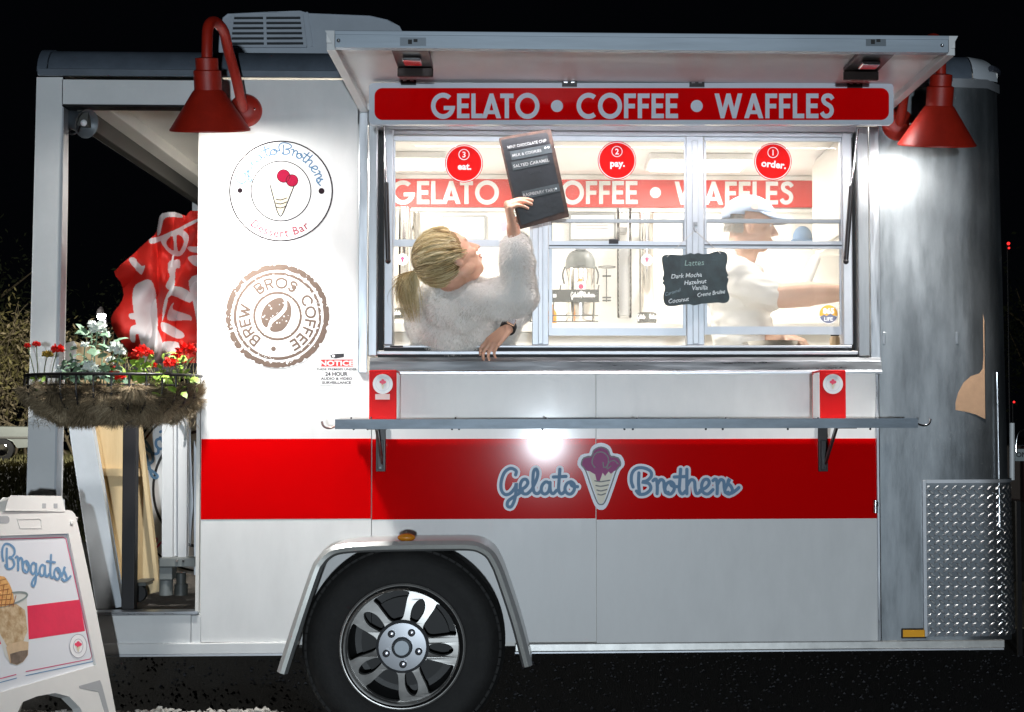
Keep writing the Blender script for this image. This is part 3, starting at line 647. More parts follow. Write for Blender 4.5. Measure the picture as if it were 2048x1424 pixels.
# ------------------------------------------------ wheel
WC = W(805, 1286, -.25); WC = Vector((WC.x, 0, .335)); RT = .333
wh = MB(); YF = -.245
tp = [(.190, -.05), (.200, -.012), (.215, -.002), (.250, -.010), (.285, -.008), (.305, .004), (.320, .022), (.330, .040), (RT, .07), (RT, .15), (.328, .185), (.300, .2), (.2, .19), (.190, .17)]
wh.lathe([(r, -h) for r, h in tp], (WC.x, YF, WC.z), (0, -1, 0), 96, cap=False)
tyre_m = mat('tyre_rubber', (.011, .0105, .010), .75, var=.35, vs=18, bump=.15, bs=90)
wheel = thing('wheel', 'unused', 'x'); del wheel['label']; del wheel['category']; wheel.parent = TR; wheel.location = (WC.x, YF, WC.z); 
ty = part(wh, 'tyre', tyre_m, wheel, smooth=60)
tb = MB()
for i in range(72):      # tread blocks over the shoulder and crown
    a = 2 * math.pi * i / 72
    for j, (y0, y1) in enumerate(((.020, .045), (.052, .085), (.092, .125), (.132, .165))):
        aa = a + j * .03; r0 = .316 if j == 0 else RT - .004; r1 = .3265 if j == 0 else RT + .0035; wdt = .030
        pts = []
        for r_ in (r0, r1):
            for y in (y0, y1):
                for d in (-.5, .5):
                    an = aa + d * wdt / RT * (1.35) * .8; rr = r_ + (.011 if (j == 0 and y == y1) else 0)
                    pts.append((WC.x + rr * math.cos(an), YF + y, WC.z + rr * math.sin(an)))
        tb.add(pts, [(0, 1, 3, 2), (4, 6, 7, 5), (0, 4, 5, 1), (2, 3, 7, 6), (0, 2, 6, 4), (1, 5, 7, 3)])
o = part(tb, 'tread_blocks', tyre_m, wheel); o['kind'] = 'stuff'
tb = MB()
for i in range(36):      # fine ribs on the side wall
    for r_ in (.292,):
        a = 2 * math.pi * i / 36; tb.ell((WC.x + r_ * math.cos(a), YF + .006, WC.z + r_ * math.sin(a)), (.004, .002, .004), n=6, m=4)
RIM = mat('machined_alloy', (.34, .33, .315), .34, .62, var=.08, vs=20, rvar=.05)
m = MB(); rp_ = [(.184, .004), (.187, -.008), (.190, -.010), (.203, -.012), (.208, -.008), (.209, .010)]
m.lathe([(r, -h) for r, h in rp_], (WC.x, YF, WC.z), (0, -1, 0), 96, cap=False)
rim = part(m, 'rim', RIM, wheel, smooth=40)
m = MB(); m.lathe([(.190, -.018), (.184, -.09), (.176, -.16), (.05, -.17)], (WC.x, YF, WC.z), (0, -1, 0), 64, cap=False); part(m, 'rim_barrel', mat('barrel_dark', (.03, .03, .03), .5, .3), wheel, smooth=40)
# five split spokes cut from a disc: disc outline minus window holes
C2 = (0, 0); loops = [[(.189 * math.cos(2 * math.pi * i / 90), .189 * math.sin(2 * math.pi * i / 90)) for i in range(90)]]
def pol(r, a): return (r * math.cos(R(a)), r * math.sin(R(a)))
for kx in range(5):
    sp_ = -82 + 72 * kx + 5       # centre line of a spoke
    loops.append([tuple(v.to_2d()) for v in cr([Vector((*pol(r, sp_ + d), 0)) for r, d in ((.089, -7.5), (.110, -9.5), (.135, -9), (.158, -5), (.168, 0), (.158, 5), (.135, 9), (.110, 9.5), (.089, 7.5), (.086, 0))], 3, True)])
    g_ = sp_ + 36                 # window between spokes
    loops.append([tuple(v.to_2d()) for v in cr([Vector((*pol(r, g_ + d), 0)) for r, d in ((.084, 0), (.093, -13), (.125, -17), (.158, -18.5), (.180, -19.5), (.1835, -9), (.1835, 0), (.1835, 9), (.180, 19.5), (.158, 18.5), (.125, 17), (.093, 13))], 3, True)])
prj = lambda x, y, k=0: Vector((WC.x + x, YF - k, WC.z - y))
m = MB(); allp = [p_ for L in loops for p_ in L]; tri = tessellate_polygon([[Vector((p_[0], p_[1], 0)) for p_ in L] for L in loops])
def dish(x, y): r_ = math.hypot(x, y); return -.004 + .020 * max(0, 1 - abs(r_ - .10) / .1) * 0 + .012 * (r_ < .09) * 0
fr_ = [Vector((WC.x + x, YF + .010 - .012 * math.cos(math.hypot(x, y) / .189 * 1.3), WC.z + y)) for x, y in allp]; bk = [v + Vector((0, .03, 0)) for v in fr_]
m.add(fr_ + bk, [tuple(t) for t in tri] + [tuple(i + len(allp) for i in reversed(t)) for t in tri]); o_ = 0
for L in loops:
    q = len(L); m.f += [(o_ + i, o_ + (i + 1) % q, len(allp) + o_ + (i + 1) % q, len(allp) + o_ + i) for i in range(q)]; m.m += [0] * q; o_ += q
part(m, 'spoke_disc', RIM, rim if False else wheel, smooth=30)
m = MB(); m.lathe([(.088, 0), (.082, .006), (.078, .010), (.030, .012)], (WC.x, YF + .0, WC.z), (0, -1, 0), 48); part(m, 'hub_face', mat('hub_grey', (.33, .34, .36), .35, .8), wheel, smooth=35)
m = MB(); m.lathe([(.034, .010), (.034, .026), (.031, .033), (.024, .036), (.001, .036)], (WC.x, YF, WC.z), (0, -1, 0), 40); part(m, 'hub_cap', mat('hub_cap_grey', (.22, .24, .26), .38, .8), wheel, smooth=20)
for kx in range(5):
    a = R(-90 + 72 * kx + 3); x, z = WC.x + .056 * math.cos(a), WC.z + .056 * math.sin(a)
    m = MB(); m.lathe([(.0125, .010), (.0125, .020), (.009, .028), (.001, .030)], (x, YF, z), (0, -1, 0), 12); part(m, 'lug_nut', mat('lug', (.3, .3, .32), .25, .9) if kx == 0 else bpy.data.materials['lug'], wheel, smooth=40)
m = MB(); m.box(WC.x - .14, WC.x - .115, YF + .10, YF + .12, WC.z + .02, WC.z + .10); m.lathe([(.15, 0), (.15, .02)], (WC.x, YF + .14, WC.z), (0, -1, 0), 40); part(m, 'brake_drum', mat('brake_black', (.02, .02, .02), .6), wheel)
# ================================================================ DECALS on the body
def cone_art(mb, cx, cy, s, proj, k, cols):
    """ice cream cone; s = height px; cols = material slots (scoop, cone, ink, shine)"""
    f = lambda x, y: (cx + x * s, cy + y * s)
    mb.cur = cols[1]; mb.poly([f(-.24, -.12), f(.24, -.12), f(.05, .46), f(0, .5), f(-.05, .46)], proj, k)
    mb.cur = cols[0]
    for i, (x, y, r) in enumerate(((-.2, -.2, .135), (.2, -.2, .135), (0, -.33, .16), (0, -.19, .14))): mb.poly([f(x + r * math.cos(a * .35), y + r * math.sin(a * .35)) for a in range(18)], proj, k + .0001 * (i + 1))
    mb.poly([f(-.25, -.14), f(.25, -.14), f(.22, -.06), f(.17, -.02), f(.13, -.06), f(.07, .02), f(.03, -.04), f(-.02, .10), f(-.07, .12), f(-.10, -.01), f(-.17, -.05), f(-.22, -.08)], proj, k + .0006)
    mb.cur = cols[2]
    for i, (y, w2) in enumerate(((.10, .15), (.18, .125), (.26, .10), (.33, .075))): mb.ribbon([f(-w2 * .7, y), f(0, y + .015), f(w2, y - .01)], s * .022, proj, k + .0007, smooth=2)
def cone_outline(mb, cx, cy, s, wd, proj, k):
    f = lambda x, y: (cx + x * s, cy + y * s)
    P = [f(-.27, -.09), f(-.345, -.19), f(-.30, -.31), (f(-.17, -.34)), f(-.12, -.45), f(0, -.50), f(.12, -.45), f(.17, -.34), f(.30, -.31), f(.345, -.19), f(.27, -.09), f(.17, .20), f(.07, .46), f(0, .51), f(-.07, .46), f(-.17, .20)]
    mb.ribbon(P, wd, proj, k, 3, closed=True)
    return P
# striped band logo
lg = MB(); lg.poly([tuple(v.to_2d()) for v in cr([Vector((x, y, 0)) for x, y in cone_outline(MB(), 1202, 952, 124, 2, PW, .002)], 4, True)], PW, .0016)
cone_outline(lg, 1202, 952, 124, 9, PW, .0018)
SG = ('Gelato', 1002, 1152, 988, .29); SB = ('Brothers', 1262, 1474, 988, .29)
for S_ in (SG, SB): script(lg, S_[0], S_[1], S_[2], S_[3], S_[4], 15.5, PW, .0016)
lo = part(lg, 'logo_outline', mat('pale_vinyl', (.62, .66, .73), .35))
lg = MB()
for S_ in (SG, SB): script(lg, S_[0], S_[1], S_[2], S_[3], S_[4], 6.6, PW, .0042); lg.mark()
part(lg, 'script_lettering', BLUEINK, lo)
lg = MB(); cone_art(lg, 1202, 950, 116, PW, .0024, (0, 1, 2)); lg.cur = 2; cone_outline(lg, 1202, 951, 114, 2.6, PW, .0034)
lg.ribbon([(1190, 935), (1184, 925), (1190, 908), (1204, 904), (1216, 914), (1215, 930), (1208, 935), (1206, 925)], 2.4, PW, .0036)
lg.ribbon([(1222, 932), (1214, 938), (1218, 925), (1228, 921), (1236, 928)], 2.0, PW, .0036)
part(lg, 'cone_emblem', [PURP, CREAMV, INK], lo)
# round dessert bar logo
def disc(name, cx, cy, r, y, m, ry=None, k=0, par=None, th=.0008):
    mb = MB(); mb.slab(circ(cx, cy, r, ry), wall(y), k - th, k); return mb.build(name, m, par or TR)
d1 = disc('dessert_bar_logo', 562, 382, 104, 0, STICK, 102, .0012)
mb = MB(); mb.poly(circ(562, 382, 104, 101), PW, .0016, [circ(562, 382, 101.3, 98.3)]); mb.poly(circ(562, 382, 61), PW, .0016, [circ(562, 382, 58.8)])
mb.poly(circ(480, 381, 5), PW, .0016); mb.poly(circ(643, 382, 6), PW, .0016)
part(mb, 'logo_rings', mat('ring_ink', (.022, .014, .018), .7, spec=.0), d1)
mb = MB(); script(mb, 'Gelato', 0, 96, 0, .125, 2.4, PW, .0017, arc=(562, 382, 74, 169)); mb.mark(); script(mb, 'Brothers', 0, 108, 0, .125, 2.4, PW, .0019, arc=(562, 382, 74, 93))
part(mb, 'script_lettering', mat('deep_blue_ink', (.085, .18, .30), .6, spec=.0), d1)
mb = MB(); text(mb, 'Dessert Bar', PW, .0017, 17, arc=(562, 382, 92, 268, -1), off=.006, spacing=1.15); part(mb, 'lettering', mat('deep_pink_ink', (.28, .012, .04), .6, spec=.0), d1)
mb = MB()
for k_, (x, y, r) in enumerate(((567, 352, 13), (584, 361, 12))): mb.cur = 0; mb.poly(circ(x, y, r), PW, .0018 + .0001 * k_); mb.cur = 2; mb.ribbon(circ(x, y, r, n=20), 1.2, PW, .002 + .0001 * k_, 1, closed=True)
mb.cur = 1; mb.poly([(541, 365), (586, 373), (565, 426), (559, 430), (553, 420)], PW, .0017); mb.poly(circ(546, 358, 13), PW, .0016)
mb.cur = 2; mb.ribbon([(588, 372), (572, 412), (562, 432), (555, 424), (548, 400), (540, 370)], 2.0, PW, .0021)
for y in (398, 406, 414): mb.ribbon([(552, y), (561, y + 2), (573, y - 2)], 1.8, PW, .0022, 2)
part(mb, 'cone_emblem', [bpy.data.materials['deep_pink_ink'], CREAMV, bpy.data.materials['ring_ink']], d1)
# coffee logo
d2 = disc('coffee_logo', 555, 632, 107, 0, STICK, 105, .0012)
r2 = random.Random(11)
def worn_ring(mb, cx, cy, Ro, Ri, k, nick=.5):
    n = 150; prev = None; vs = []
    for i in range(n):
        a = 2 * math.pi * i / n; ro, ri = Ro, Ri
        if r2.random() < nick * .5: ro -= r2.uniform(0, (Ro - Ri) * .35)
        if r2.random() < nick * .4: ri += r2.uniform(0, (Ro - Ri) * .35)
        vs.append(((cx + ro * math.cos(a), cy + ro * math.sin(a)), (cx + ri * math.cos(a), cy + ri * math.sin(a))))
    V = []; [V.extend(p_) for p_ in vs]
    mb.add([PW(x, y, k) for x, y in V], [(2 * i, 2 * i + 1, 2 * ((i + 1) % n) + 1, 2 * ((i + 1) % n)) for i in range(n) if r2.random() > .02 * nick])
mb = MB(); worn_ring(mb, 555, 632, 104, 92, .0016, .8); worn_ring(mb, 555, 632, 88, 82, .0016); worn_ring(mb, 555, 632, 49, 44, .0016, .3)
for a in (122, 60, 263): mb.poly(circ(555 + 66 * math.cos(R(a)), 632 - 66 * math.sin(R(a)), 5, n=14), PW, .0016)
part(mb, 'logo_rings', BROWN, d2)
mb = MB()
arc_caps(mb, 'BROS', 555, 632, 57, 93, 19, 4.2, PW, .0017)
mb.mark(); arc_caps(mb, 'COFFEE', 555, 632, 57, -14, 19, 4.2, PW, .0017, .30)
mb.mark(); arc_caps(mb, 'BREW', 555, 632, 57, 197, 19, 4.2, PW, .0017, .30)
part(mb, 'lettering', BROWN, d2)
mb = MB(); mb.poly([tuple(v.to_2d()) for v in cr([Vector((*p_, 0)) for p_ in ((565, 596), (548, 598), (530, 612), (522, 632), (525, 648), (534, 655), (540, 640), (556, 628), (568, 612))], 4, True)], PW, .0017)
mb.poly([tuple(v.to_2d()) for v in cr([Vector((*p_, 0)) for p_ in ((574, 600), (582, 612), (581, 636), (568, 658), (552, 664), (540, 660), (545, 646), (560, 634), (573, 618))], 4, True)], PW, .0017)
part(mb, 'coffee_bean', BROWN, d2)
mb = MB()
for i in range(70):
    a = r2.uniform(0, 6.28); rr = r2.choice([r2.uniform(92, 104), r2.uniform(82, 88), r2.uniform(5, 30)]); s = r2.uniform(.6, 1.8)
    mb.poly(circ(555 + rr * math.cos(a), 632 + rr * math.sin(a), s, n=6), PW, .0019 + i * 2e-6)
part(mb, 'print_wear_specks', STICK, d2)
# notice sticker
mb = MB(); mb.bx(639, 705, 708, 770, -.0008, .0); ns = part(mb, 'notice_sticker', STICK)
mb = MB(); mb.poly([(641, 719), (706, 719), (706, 733), (641, 733)], PW, .0012); part(mb, 'red_bar', mat('notice_red', (.70, .03, .03), .4), ns)
mb = MB(); text(mb, 'NOTICE', PW, .0015, 10, pos=(673.5, 731), off=.03, wide=1.35); part(mb, 'heading', STICK, ns)
mb = MB(); text(mb, 'THESE PREMISES UNDER', PW, .0012, 4.4, pos=(673, 740.5), wide=1.25, off=.02); mb.mark(); text(mb, '24 HOUR', PW, .0012, 7.8, pos=(673, 751.5), off=.035); mb.mark(); text(mb, 'AUDIO & VIDEO', PW, .0012, 5, pos=(673, 759.5), wide=1.25, off=.03); mb.mark(); text(mb, 'SURVEILLANCE', PW, .0012, 5, pos=(673, 767.5), wide=1.25, off=.03)
mb.mark(); mb.poly([(666, 708), (688, 707), (688, 714), (672, 717), (663, 716), (660, 711)], PW, .0012); part(mb, 'printed_line', mat('grey_ink', (.03, .03, .035), .6), ns)
mb = MB(); mb.poly(circ(667, 712, 3, n=16), PW, .0015); part(mb, 'icon_lens', STICK, ns)
# window stickers
for n_, w_, cx, cy, r in (('3', 'eat.', 928, 327, 38), ('2', 'pay.', 1234, 321, 38.5), ('1', 'order.', 1546, 323, 37.5)):
    yy = .008; pj = wall(yy)
    s = disc('step_sticker', cx, cy, r, yy, STKRED, k=0); s['label'] = 'red round window sticker reading ' + n_ + ' ' + w_
    mb = MB(); mb.poly(circ(cx, cy, r - 1.5), pj, .0006, [circ(cx, cy, r - 3)]); mb.poly(circ(cx, cy - 18, 11, n=32), pj, .0006, [circ(cx, cy - 18, 9.6, n=32)])
    text(mb, n_, pj, .0008, 11.5, pos=(cx, cy - 12.5), off=.02); text(mb, w_, pj, .0008, 13.5 if n_ != '1' else 14, pos=(cx + 1, cy + 12), off=.035, spacing=1.02, rot=-6 if n_ == '1' else 0)
    part(mb, 'lettering', STICK, s)
s = disc('area_code_sticker', 1657, 628, 20, .030, STICK); pj = wall(.030)
mb = MB(); mb.poly(circ(1657, 628, 18, a0=-12, a1=192, n=30), pj, .0005); part(mb, 'orange_half', mat('sticker_orange', (.85, .45, .06), .4), s)
mb = MB(); mb.poly([(1640, 634), (1648, 629), (1653, 632), (1661, 627), (1667, 631), (1674, 634)] + list(reversed([(1657 + 18 * math.cos(R(a)), 628 + 18 * math.sin(R(a))) for a in range(24, 157, 11)]))[::-1], pj, .0007); part(mb, 'slate_half', mat('sticker_slate', (.16, .18, .26), .4), s)
mb = MB(); text(mb, '865', pj, .0012, 11, pos=(1657, 627), off=.05); mb.mark(); text(mb, 'LIFE', pj, .0012, 7.5, pos=(1657, 641.5), off=.03); part(mb, 'lettering', STICK, s)

# ================================================================ HANGING SIGN
ysn = -.39; pj = wall(ysn); c = W(1262, 207, ysn)
SG_ = thing('hanging_sign', 'long white-bordered red sign reading GELATO COFFEE WAFFLES hanging under the raised flap', 'sign', c)
mb = MB(); mb.slab(rrect(738, 166, 1787, 249, 9), pj, -.022, 0); mb.build('sign_board', mat('sign_white', (.60, .65, .72), .3, coat=.3, var=.02), SG_, bevel=.002)
mb = MB(); mb.poly(rrect(749, 176, 1778, 240, 16), pj, .0008); mb.build('red_field', RED, SG_)
mb = MB(); futura(mb, 'GELATO', 862, 1079, 236.5, 49.5, pj, .002); mb.mark(); futura(mb, 'COFFEE', 1153, 1356, 236.5, 49.5, pj, .002); mb.mark(); futura(mb, 'WAFFLES', 1429, 1669, 236.5, 49.5, pj, .002); mb.mark()
for x in (1114, 1393.5): mb.poly(circ(x, 212, 12), pj, .002); mb.mark()
mb.build('lettering', mat('sign_letter', (.62, .66, .74), .35), SG_)
for x, y in ((817, 161), (1139, 164.5), (1394, 165), (1710, 167)):
    mb = MB(); mb.bx(x - 15, y - 6, x + 15, y + 8.5, ysn - .006, ysn - .0005); h = mb.build('hinge', BLKM, SG_)
    mb = MB(); z1 = W(x, y - 7, ysn).z; q = W(x, y, ysn)
    mb.box(q.x - .024, q.x + .024, ysn + .002, ysn + .05, zl + .016, zl + .0195); mb.box(q.x - .022, q.x + .022, ysn - .004, ysn + .002, z1 - .002, zl + .0195); mb.build('hinge_leaf', BLKM, h)
    mb = MB(); [mb.bx(x - a - 4, y - 1, x - a + 3, y + 1, ysn - .0075, ysn - .0062) for a in (-7, 7)]; mb.build('hinge_pin', CHROME, h)

# ================================================================ GOOSENECK LAMPS
def make_lamp(px, py, dx, label, pw):
    T = thing('gooseneck_lamp', label, 'lamp', (0, 0, 0), 'red gooseneck lamps beside the window')
    mb = MB(); mb.lathe([(.057, 0), (.057, .014), (.050, .024), (.034, .034), (.02, .038)], (0, -.001, 0), (0, -1, 0), 40); wp = mb.build('wall_plate', LAMPRED, T, smooth=35)
    mb = MB(); [mb.ell((a * .036, -.032, 0), .0045, n=8, m=6) for a in (-1, 1)]; mb.build('plate_screw', CHROME, wp)
    P = cr([(0, -.03, .0), (-.004, -.075, .03), (-.008, -.13, .085), (dx * .3 - .006, -.19, .16), (dx * .5, -.25, .212), (dx * .8, -.31, .225), (dx, -.36, .195), (dx, -.376, .13), (dx, -.376, .075)], 6)
    mb = MB(); mb.tube(P, .0175, 14); mb.build('gooseneck_arm', LAMPRED, T, smooth=60)
    ax = Vector((0, math.sin(R(15)), -math.cos(R(15)))); c = Vector((dx, -.382, .085))
    mb = MB(); mb.lathe([(.012, -.004), (.036, 0), (.036, .036), (.044, .040), (.044, .100), (.050, .106), (.125, .222), (.1285, .226), (.1285, .231), (.124, .229), (.048, .110), (.040, .102), (.001, .1)], c, ax, 56, cap=False)
    mb.build('lamp_shade', LAMPRED, T, smooth=35)
    mb = MB(); mb.lathe([(.1215, .2255), (.048, .113), (.040, .105), (.001, .103)], c, ax, 48, cap=False); mb.build('shade_lining', STICK, T, smooth=35)
    bm = mat('bulb_glow', (1.0, .96, .88), .4, emis=28) if 'bulb_glow' not in bpy.data.materials else bpy.data.materials['bulb_glow']
    bc = c + ax * .165; mb = MB(); mb.ell(bc, (.026, .026, .034)); mb.build('bulb', bm, T, smooth=60)
    l = light('bulb_light', 'POINT', bc + ax * .045, 12 * pw, (1.0, .98, .94), shadow_soft_size=.035); l.parent = T
    l = light('reflector_light', 'SPOT', bc + ax * .046, 120 * pw, (1.0, .98, .94), shadow_soft_size=.045, spot_size=R(98), spot_blend=1.0); l.parent = T; l.rotation_euler = (R(10), 0, 0)
    T.location = W(px, py, 0); return T
make_lamp(492, 222, -.05, 'red gooseneck lamp left of the window above the round gelato logo', 1.0)
make_lamp(1795, 250, .045, 'red gooseneck lamp right of the window in front of the silver nose', .42)

# ================================================================ AIR CONDITIONER
AC = thing('rooftop_air_conditioner', 'pale grey rooftop air conditioner with a louvred grille', 'air conditioner', (-.6, .9, zr - .05))
yac = .60; pj = wall(yac)
ACM = mat('air_conditioner_shell', (.42, .47, .53), .5, var=.05, vs=10)
mb = MB(); body = [(436, 200), (438, 92), (440, 60), (446, 36), (456, 28), (520, 25), (600, 24), (618, 27), (740, 32), (775, 40), (797, 54), (810, 72), (815, 100), (815, 200)]; mb.slab(body, pj, -.62, 0); mb.build('shroud', ACM, AC, bevel=.012)
mb = MB(); mb.slab([(455, 92), (463, 29), (604, 28), (614, 92)], pj, .0004, .003); mb.build('grille_shade_panel', mat('grille_shade', (.02, .025, .03), .7), AC)  # raised dark panel stands for the shade behind the slats
for i in range(7):
    y = 28.5 + i * 10.2; x0_ = 461 - i * 1.1
    mb = MB(); mb.slab([(x0_, y), (605 + i * 1.2, y - .5), (606 + i * 1.2, y + 4.6), (x0_ - .6, y + 5)], pj, .0035, .012); mb.build('grille_slat', ACM, AC)
for q in ([(455, 92), (463, 29), (469, 29), (461, 92)], [(526, 28), (532, 28), (534, 92), (528, 92)], [(600, 28), (606, 28), (614, 92), (607, 92)]):
    mb = MB(); mb.slab(q, pj, .0125, .015); mb.build('grille_post', ACM, AC)
mb = MB(); mb.slab([(612, 24), (616, 24), (626, 92), (621, 92)], pj, .001, .006); mb.build('shroud_seam', ACM, AC)

# ================================================================ PORCH FLOODLIGHT
FLt = thing('horn_floodlight', 'small dark grey horn-shaped floodlight in the upper left corner of the porch opening', 'floodlight', W(128, 240, .05))
c0, c1 = W(134, 236, .10), W(188, 252, .04)
mb = MB(); mb.lathe([(.001, 0), (.030, .0), (.034, .03), (.036, .06), (.050, .095), (.052, .10), (.048, .098), (.030, .07), (.001, .065)], c0, c1 - c0, 28, cap=False); mb.build('housing', mat('floodlight_grey', (.10, .115, .13), .45, .3), FLt, smooth=40)
mb = MB(); mb.ell(c0 + (c1 - c0).normalized() * .085, .012); mb.build('lens_bulb', mat('cold_bulb', (.7, .72, .75), .2), FLt, smooth=60)
mb = MB(); mb.tube(cr([W(132, 255, .08), W(142, 268, .05), W(155, 264, .05), W(160, 252, .07)], 5), .004, 8); mb.bx(124, 222, 134, 256, .055, .10); mb.build('mounting_bracket', BLKM, FLt, smooth=60)

# ================================================================ INTERIOR
XW0, XW1 = W(402, 500).x + .02, xcn - .02
m = MB(); m.box(XW0, XW1 + .1, 2.05, 2.09, .37, 2.335); part(m, 'back_wall', INWHITE)
m = MB(); m.box(XW0, XW1 + .1, .045, 2.05, 2.315, 2.333); part(m, 'inner_ceiling', INWHITE)
m = MB(); m.box(XW0, XW1 + .05, .045, 2.05, .372, .385); part(m, 'inner_floor', mat('inner_floor_grey', (.25, .25, .24), .6))
m = MB(); m.box(XW1 + .003, XW1 + .02, .045, 2.045, .39, 2.312); part(m, 'inner_side_wall', INWHITE)
m = MB(); m.box(XW0, XW1, 2.02, 2.049, 2.292, 2.312); part(m, 'ceiling_trim', INWHITE)
TRIMG = mat('interior_trim', (.40, .40, .38), .5)
m = MB(); m.box(XW0, XW1, 2.03, 2.049, W(1200, 423, 2.03).z, W(1200, 417, 2.03).z); part(m, 'wall_rail', INWHITE)
for x, y in ((-.62, 1.45), (.79, 1.45), (-.62, .47), (.30, .47), (1.10, .47)):  # the row nearest the window is unseen, added to light that side
    m = MB(); m.box(x - .24, x + .24, y, y + .30, 2.285, 2.3145); cl = part(m, 'ceiling_and_fill_fixture', INWHITE, bevel=.006)
    m = MB(); m.box(x - .215, x + .215, y + .02, y + .28, 2.278, 2.2845); part(m, 'diffuser', mat('strip_diffuser', (1, .97, .9), .5, emis=6) if 'strip_diffuser' not in bpy.data.materials else bpy.data.materials['strip_diffuser'], cl)
# banner on the back wall
yb = 2.035; pj = wall(yb); BN = thing('wall_banner', 'red banner with white GELATO COFFEE WAFFLES letters high on the inside back wall', 'banner', W(1200, 385, yb))
mb = MB(); mb.slab([(760, 357), (1626, 358), (1626, 415), (760, 414)], pj, -.004, 0); mb.build('banner_sheet', mat('banner_red', (.70, .03, .02), .5), BN)
mb = MB(); futura(mb, 'GELATO', 782, 998, 408, 46, pj, .002); mb.mark(); futura(mb, 'COFFEE', 1081, 1275, 408, 46, pj, .002); mb.mark(); futura(mb, 'WAFFLES', 1349, 1588, 409, 46, pj, .002); mb.mark()
for x in (1038, 1311): mb.poly(circ(x, 385, 11), pj, .002); mb.mark()
mb.build('lettering', STICK, BN)
# framed certificates
for i, (a, b, c_, d, lb) in enumerate(((884, 430, 972, 482, 'thin framed certificate on the back wall behind the blonde woman'), (1138, 426, 1232, 482, 'grey framed certificate on the back wall left of the tall cup tubes'))):
    CF = thing('framed_certificate', lb, 'certificate', W((a + b) / 2, 450, 2.04))
    mb = MB(); pj = wall(2.03); mb.slab([(a, b), (c_, b), (c_, d), (a, d)], pj, -.012, .0, [[(a + 4, b + 4), (c_ - 4, b + 4), (c_ - 4, d - 4), (a + 4, d - 4)]]); mb.build('frame', mat('frame_grey' , (.30, .31, .30), .5) if i == 0 else bpy.data.materials['frame_grey'], CF)
    mb = MB(); mb.bx(a + 4, b + 4, c_ - 4, d - 4, 2.034, 2.040); mb.build('certificate_paper', STICK, CF)
    mb = MB(); [mb.poly([(a + 14, b + y), (c_ - 14 - y % 7, b + y), (c_ - 14 - y % 7, b + y + 1.3), (a + 14, b + y + 1.3)], wall(2.034), .001) for y in (14, 19, 24, 30)]; mb.build('printed_lines', TRIMG, CF)
# cup tubes
STEELI = mat('polished_steel', (.72, .70, .66), .18, 1.0)
DGREY = mat('dark_grey_plastic', (.07, .075, .07), .5)
def cup_tube(px, pr, py0, py1, y, lb, band=None, glassy=False, badge=None):
    T = thing('cup_dispenser', lb, 'cup dispenser', W(px, py1, y)); c = W(px, py1, y); r = abs(W(px + pr, py1, y).x - c.x); h = W(px, py0, y).z - c.z
    mb = MB(); mb.lathe([(r * .92, 0), (r, .004), (r, h - .01), (r * 1.06, h - .008), (r * 1.06, h), (r * .9, h)], c, (0, 0, 1), 28); mb.build('tube', GLASS if glassy else STEELI, T, smooth=40)
    mb = MB(); mb.box(c.x - r * .5, c.x + r * .5, y + r * .8, 2.049, c.z + h * .3, c.z + h * .34); mb.box(c.x - r * .5, c.x + r * .5, y + r * .8, 2.049, c.z + h * .8, c.z + h * .84); mb.build('wall_bracket', TRIMG, T)
    if glassy:
        mb = MB(); n = 16
        for k_ in range(n): z = c.z + .012 + k_ * h * .042; mb.lathe([(r * .70, z), (r * .84, z + h * .038), (r * .86, z + h * .041), (r * .6, z + h * .041)], (c.x, c.y, 0), (0, 0, 1), 20)
        mb.build('stacked_cups', STICK, T, smooth=40)
    else:
        mb = MB(); mb.lathe([(r * .8, -.06), (r * 1.02, -.03), (r * 1.04, 0), (r * .5, .001)], c, (0, 0, 1), 24); mb.build('cup_stack', STICK, T, smooth=40)
    if band:
        mb = MB(); mb.lathe([(r * 1.12, 0), (r * 1.25, .004), (r * 1.25, .046), (r * 1.12, .05)], c + Vector((0, 0, .004)), (0, 0, 1), 28); mb.build('dark_collar', DGREY, T, smooth=40)
        mb = MB(); q = wall(y - r * 1.27); cy = (py1 - 14); script(mb, 'Gelato', px - 19, px - 4, cy + 3, .05, 1.4, q, 0); script(mb, 'Brothers', px + 5, px + 21, cy + 3, .05, 1.4, q, 0); mb.build('lettering', STICK, T)
    if badge:
        q = wall(y - r - .004); mb = MB(); mb.cur = 0; mb.slab(circ(px, badge, 11.5, n=24), q, -.003, 0); mb.cur = 1; cone_art(mb, px, badge, 13, q, .001, (1, 1, 1)); mb.build('round_badge', [STICK, PINKINK], T)
cup_tube(805, 16, 415, 640, 1.9, 'steel cup tube with a dark collar at the far left behind the woman', True, badge=519)
cup_tube(833, 9, 425, 660, 1.95, 'narrow steel cup tube just left of the ponytail')
cup_tube(1249, 14.5, 418, 636, 1.9, 'clear tube holding a stack of white cups', glassy=True)
cup_tube(1294, 15.5, 425, 648, 1.88, 'steel cup tube with dark lettered collar right of the clear cup tube', True, badge=520)
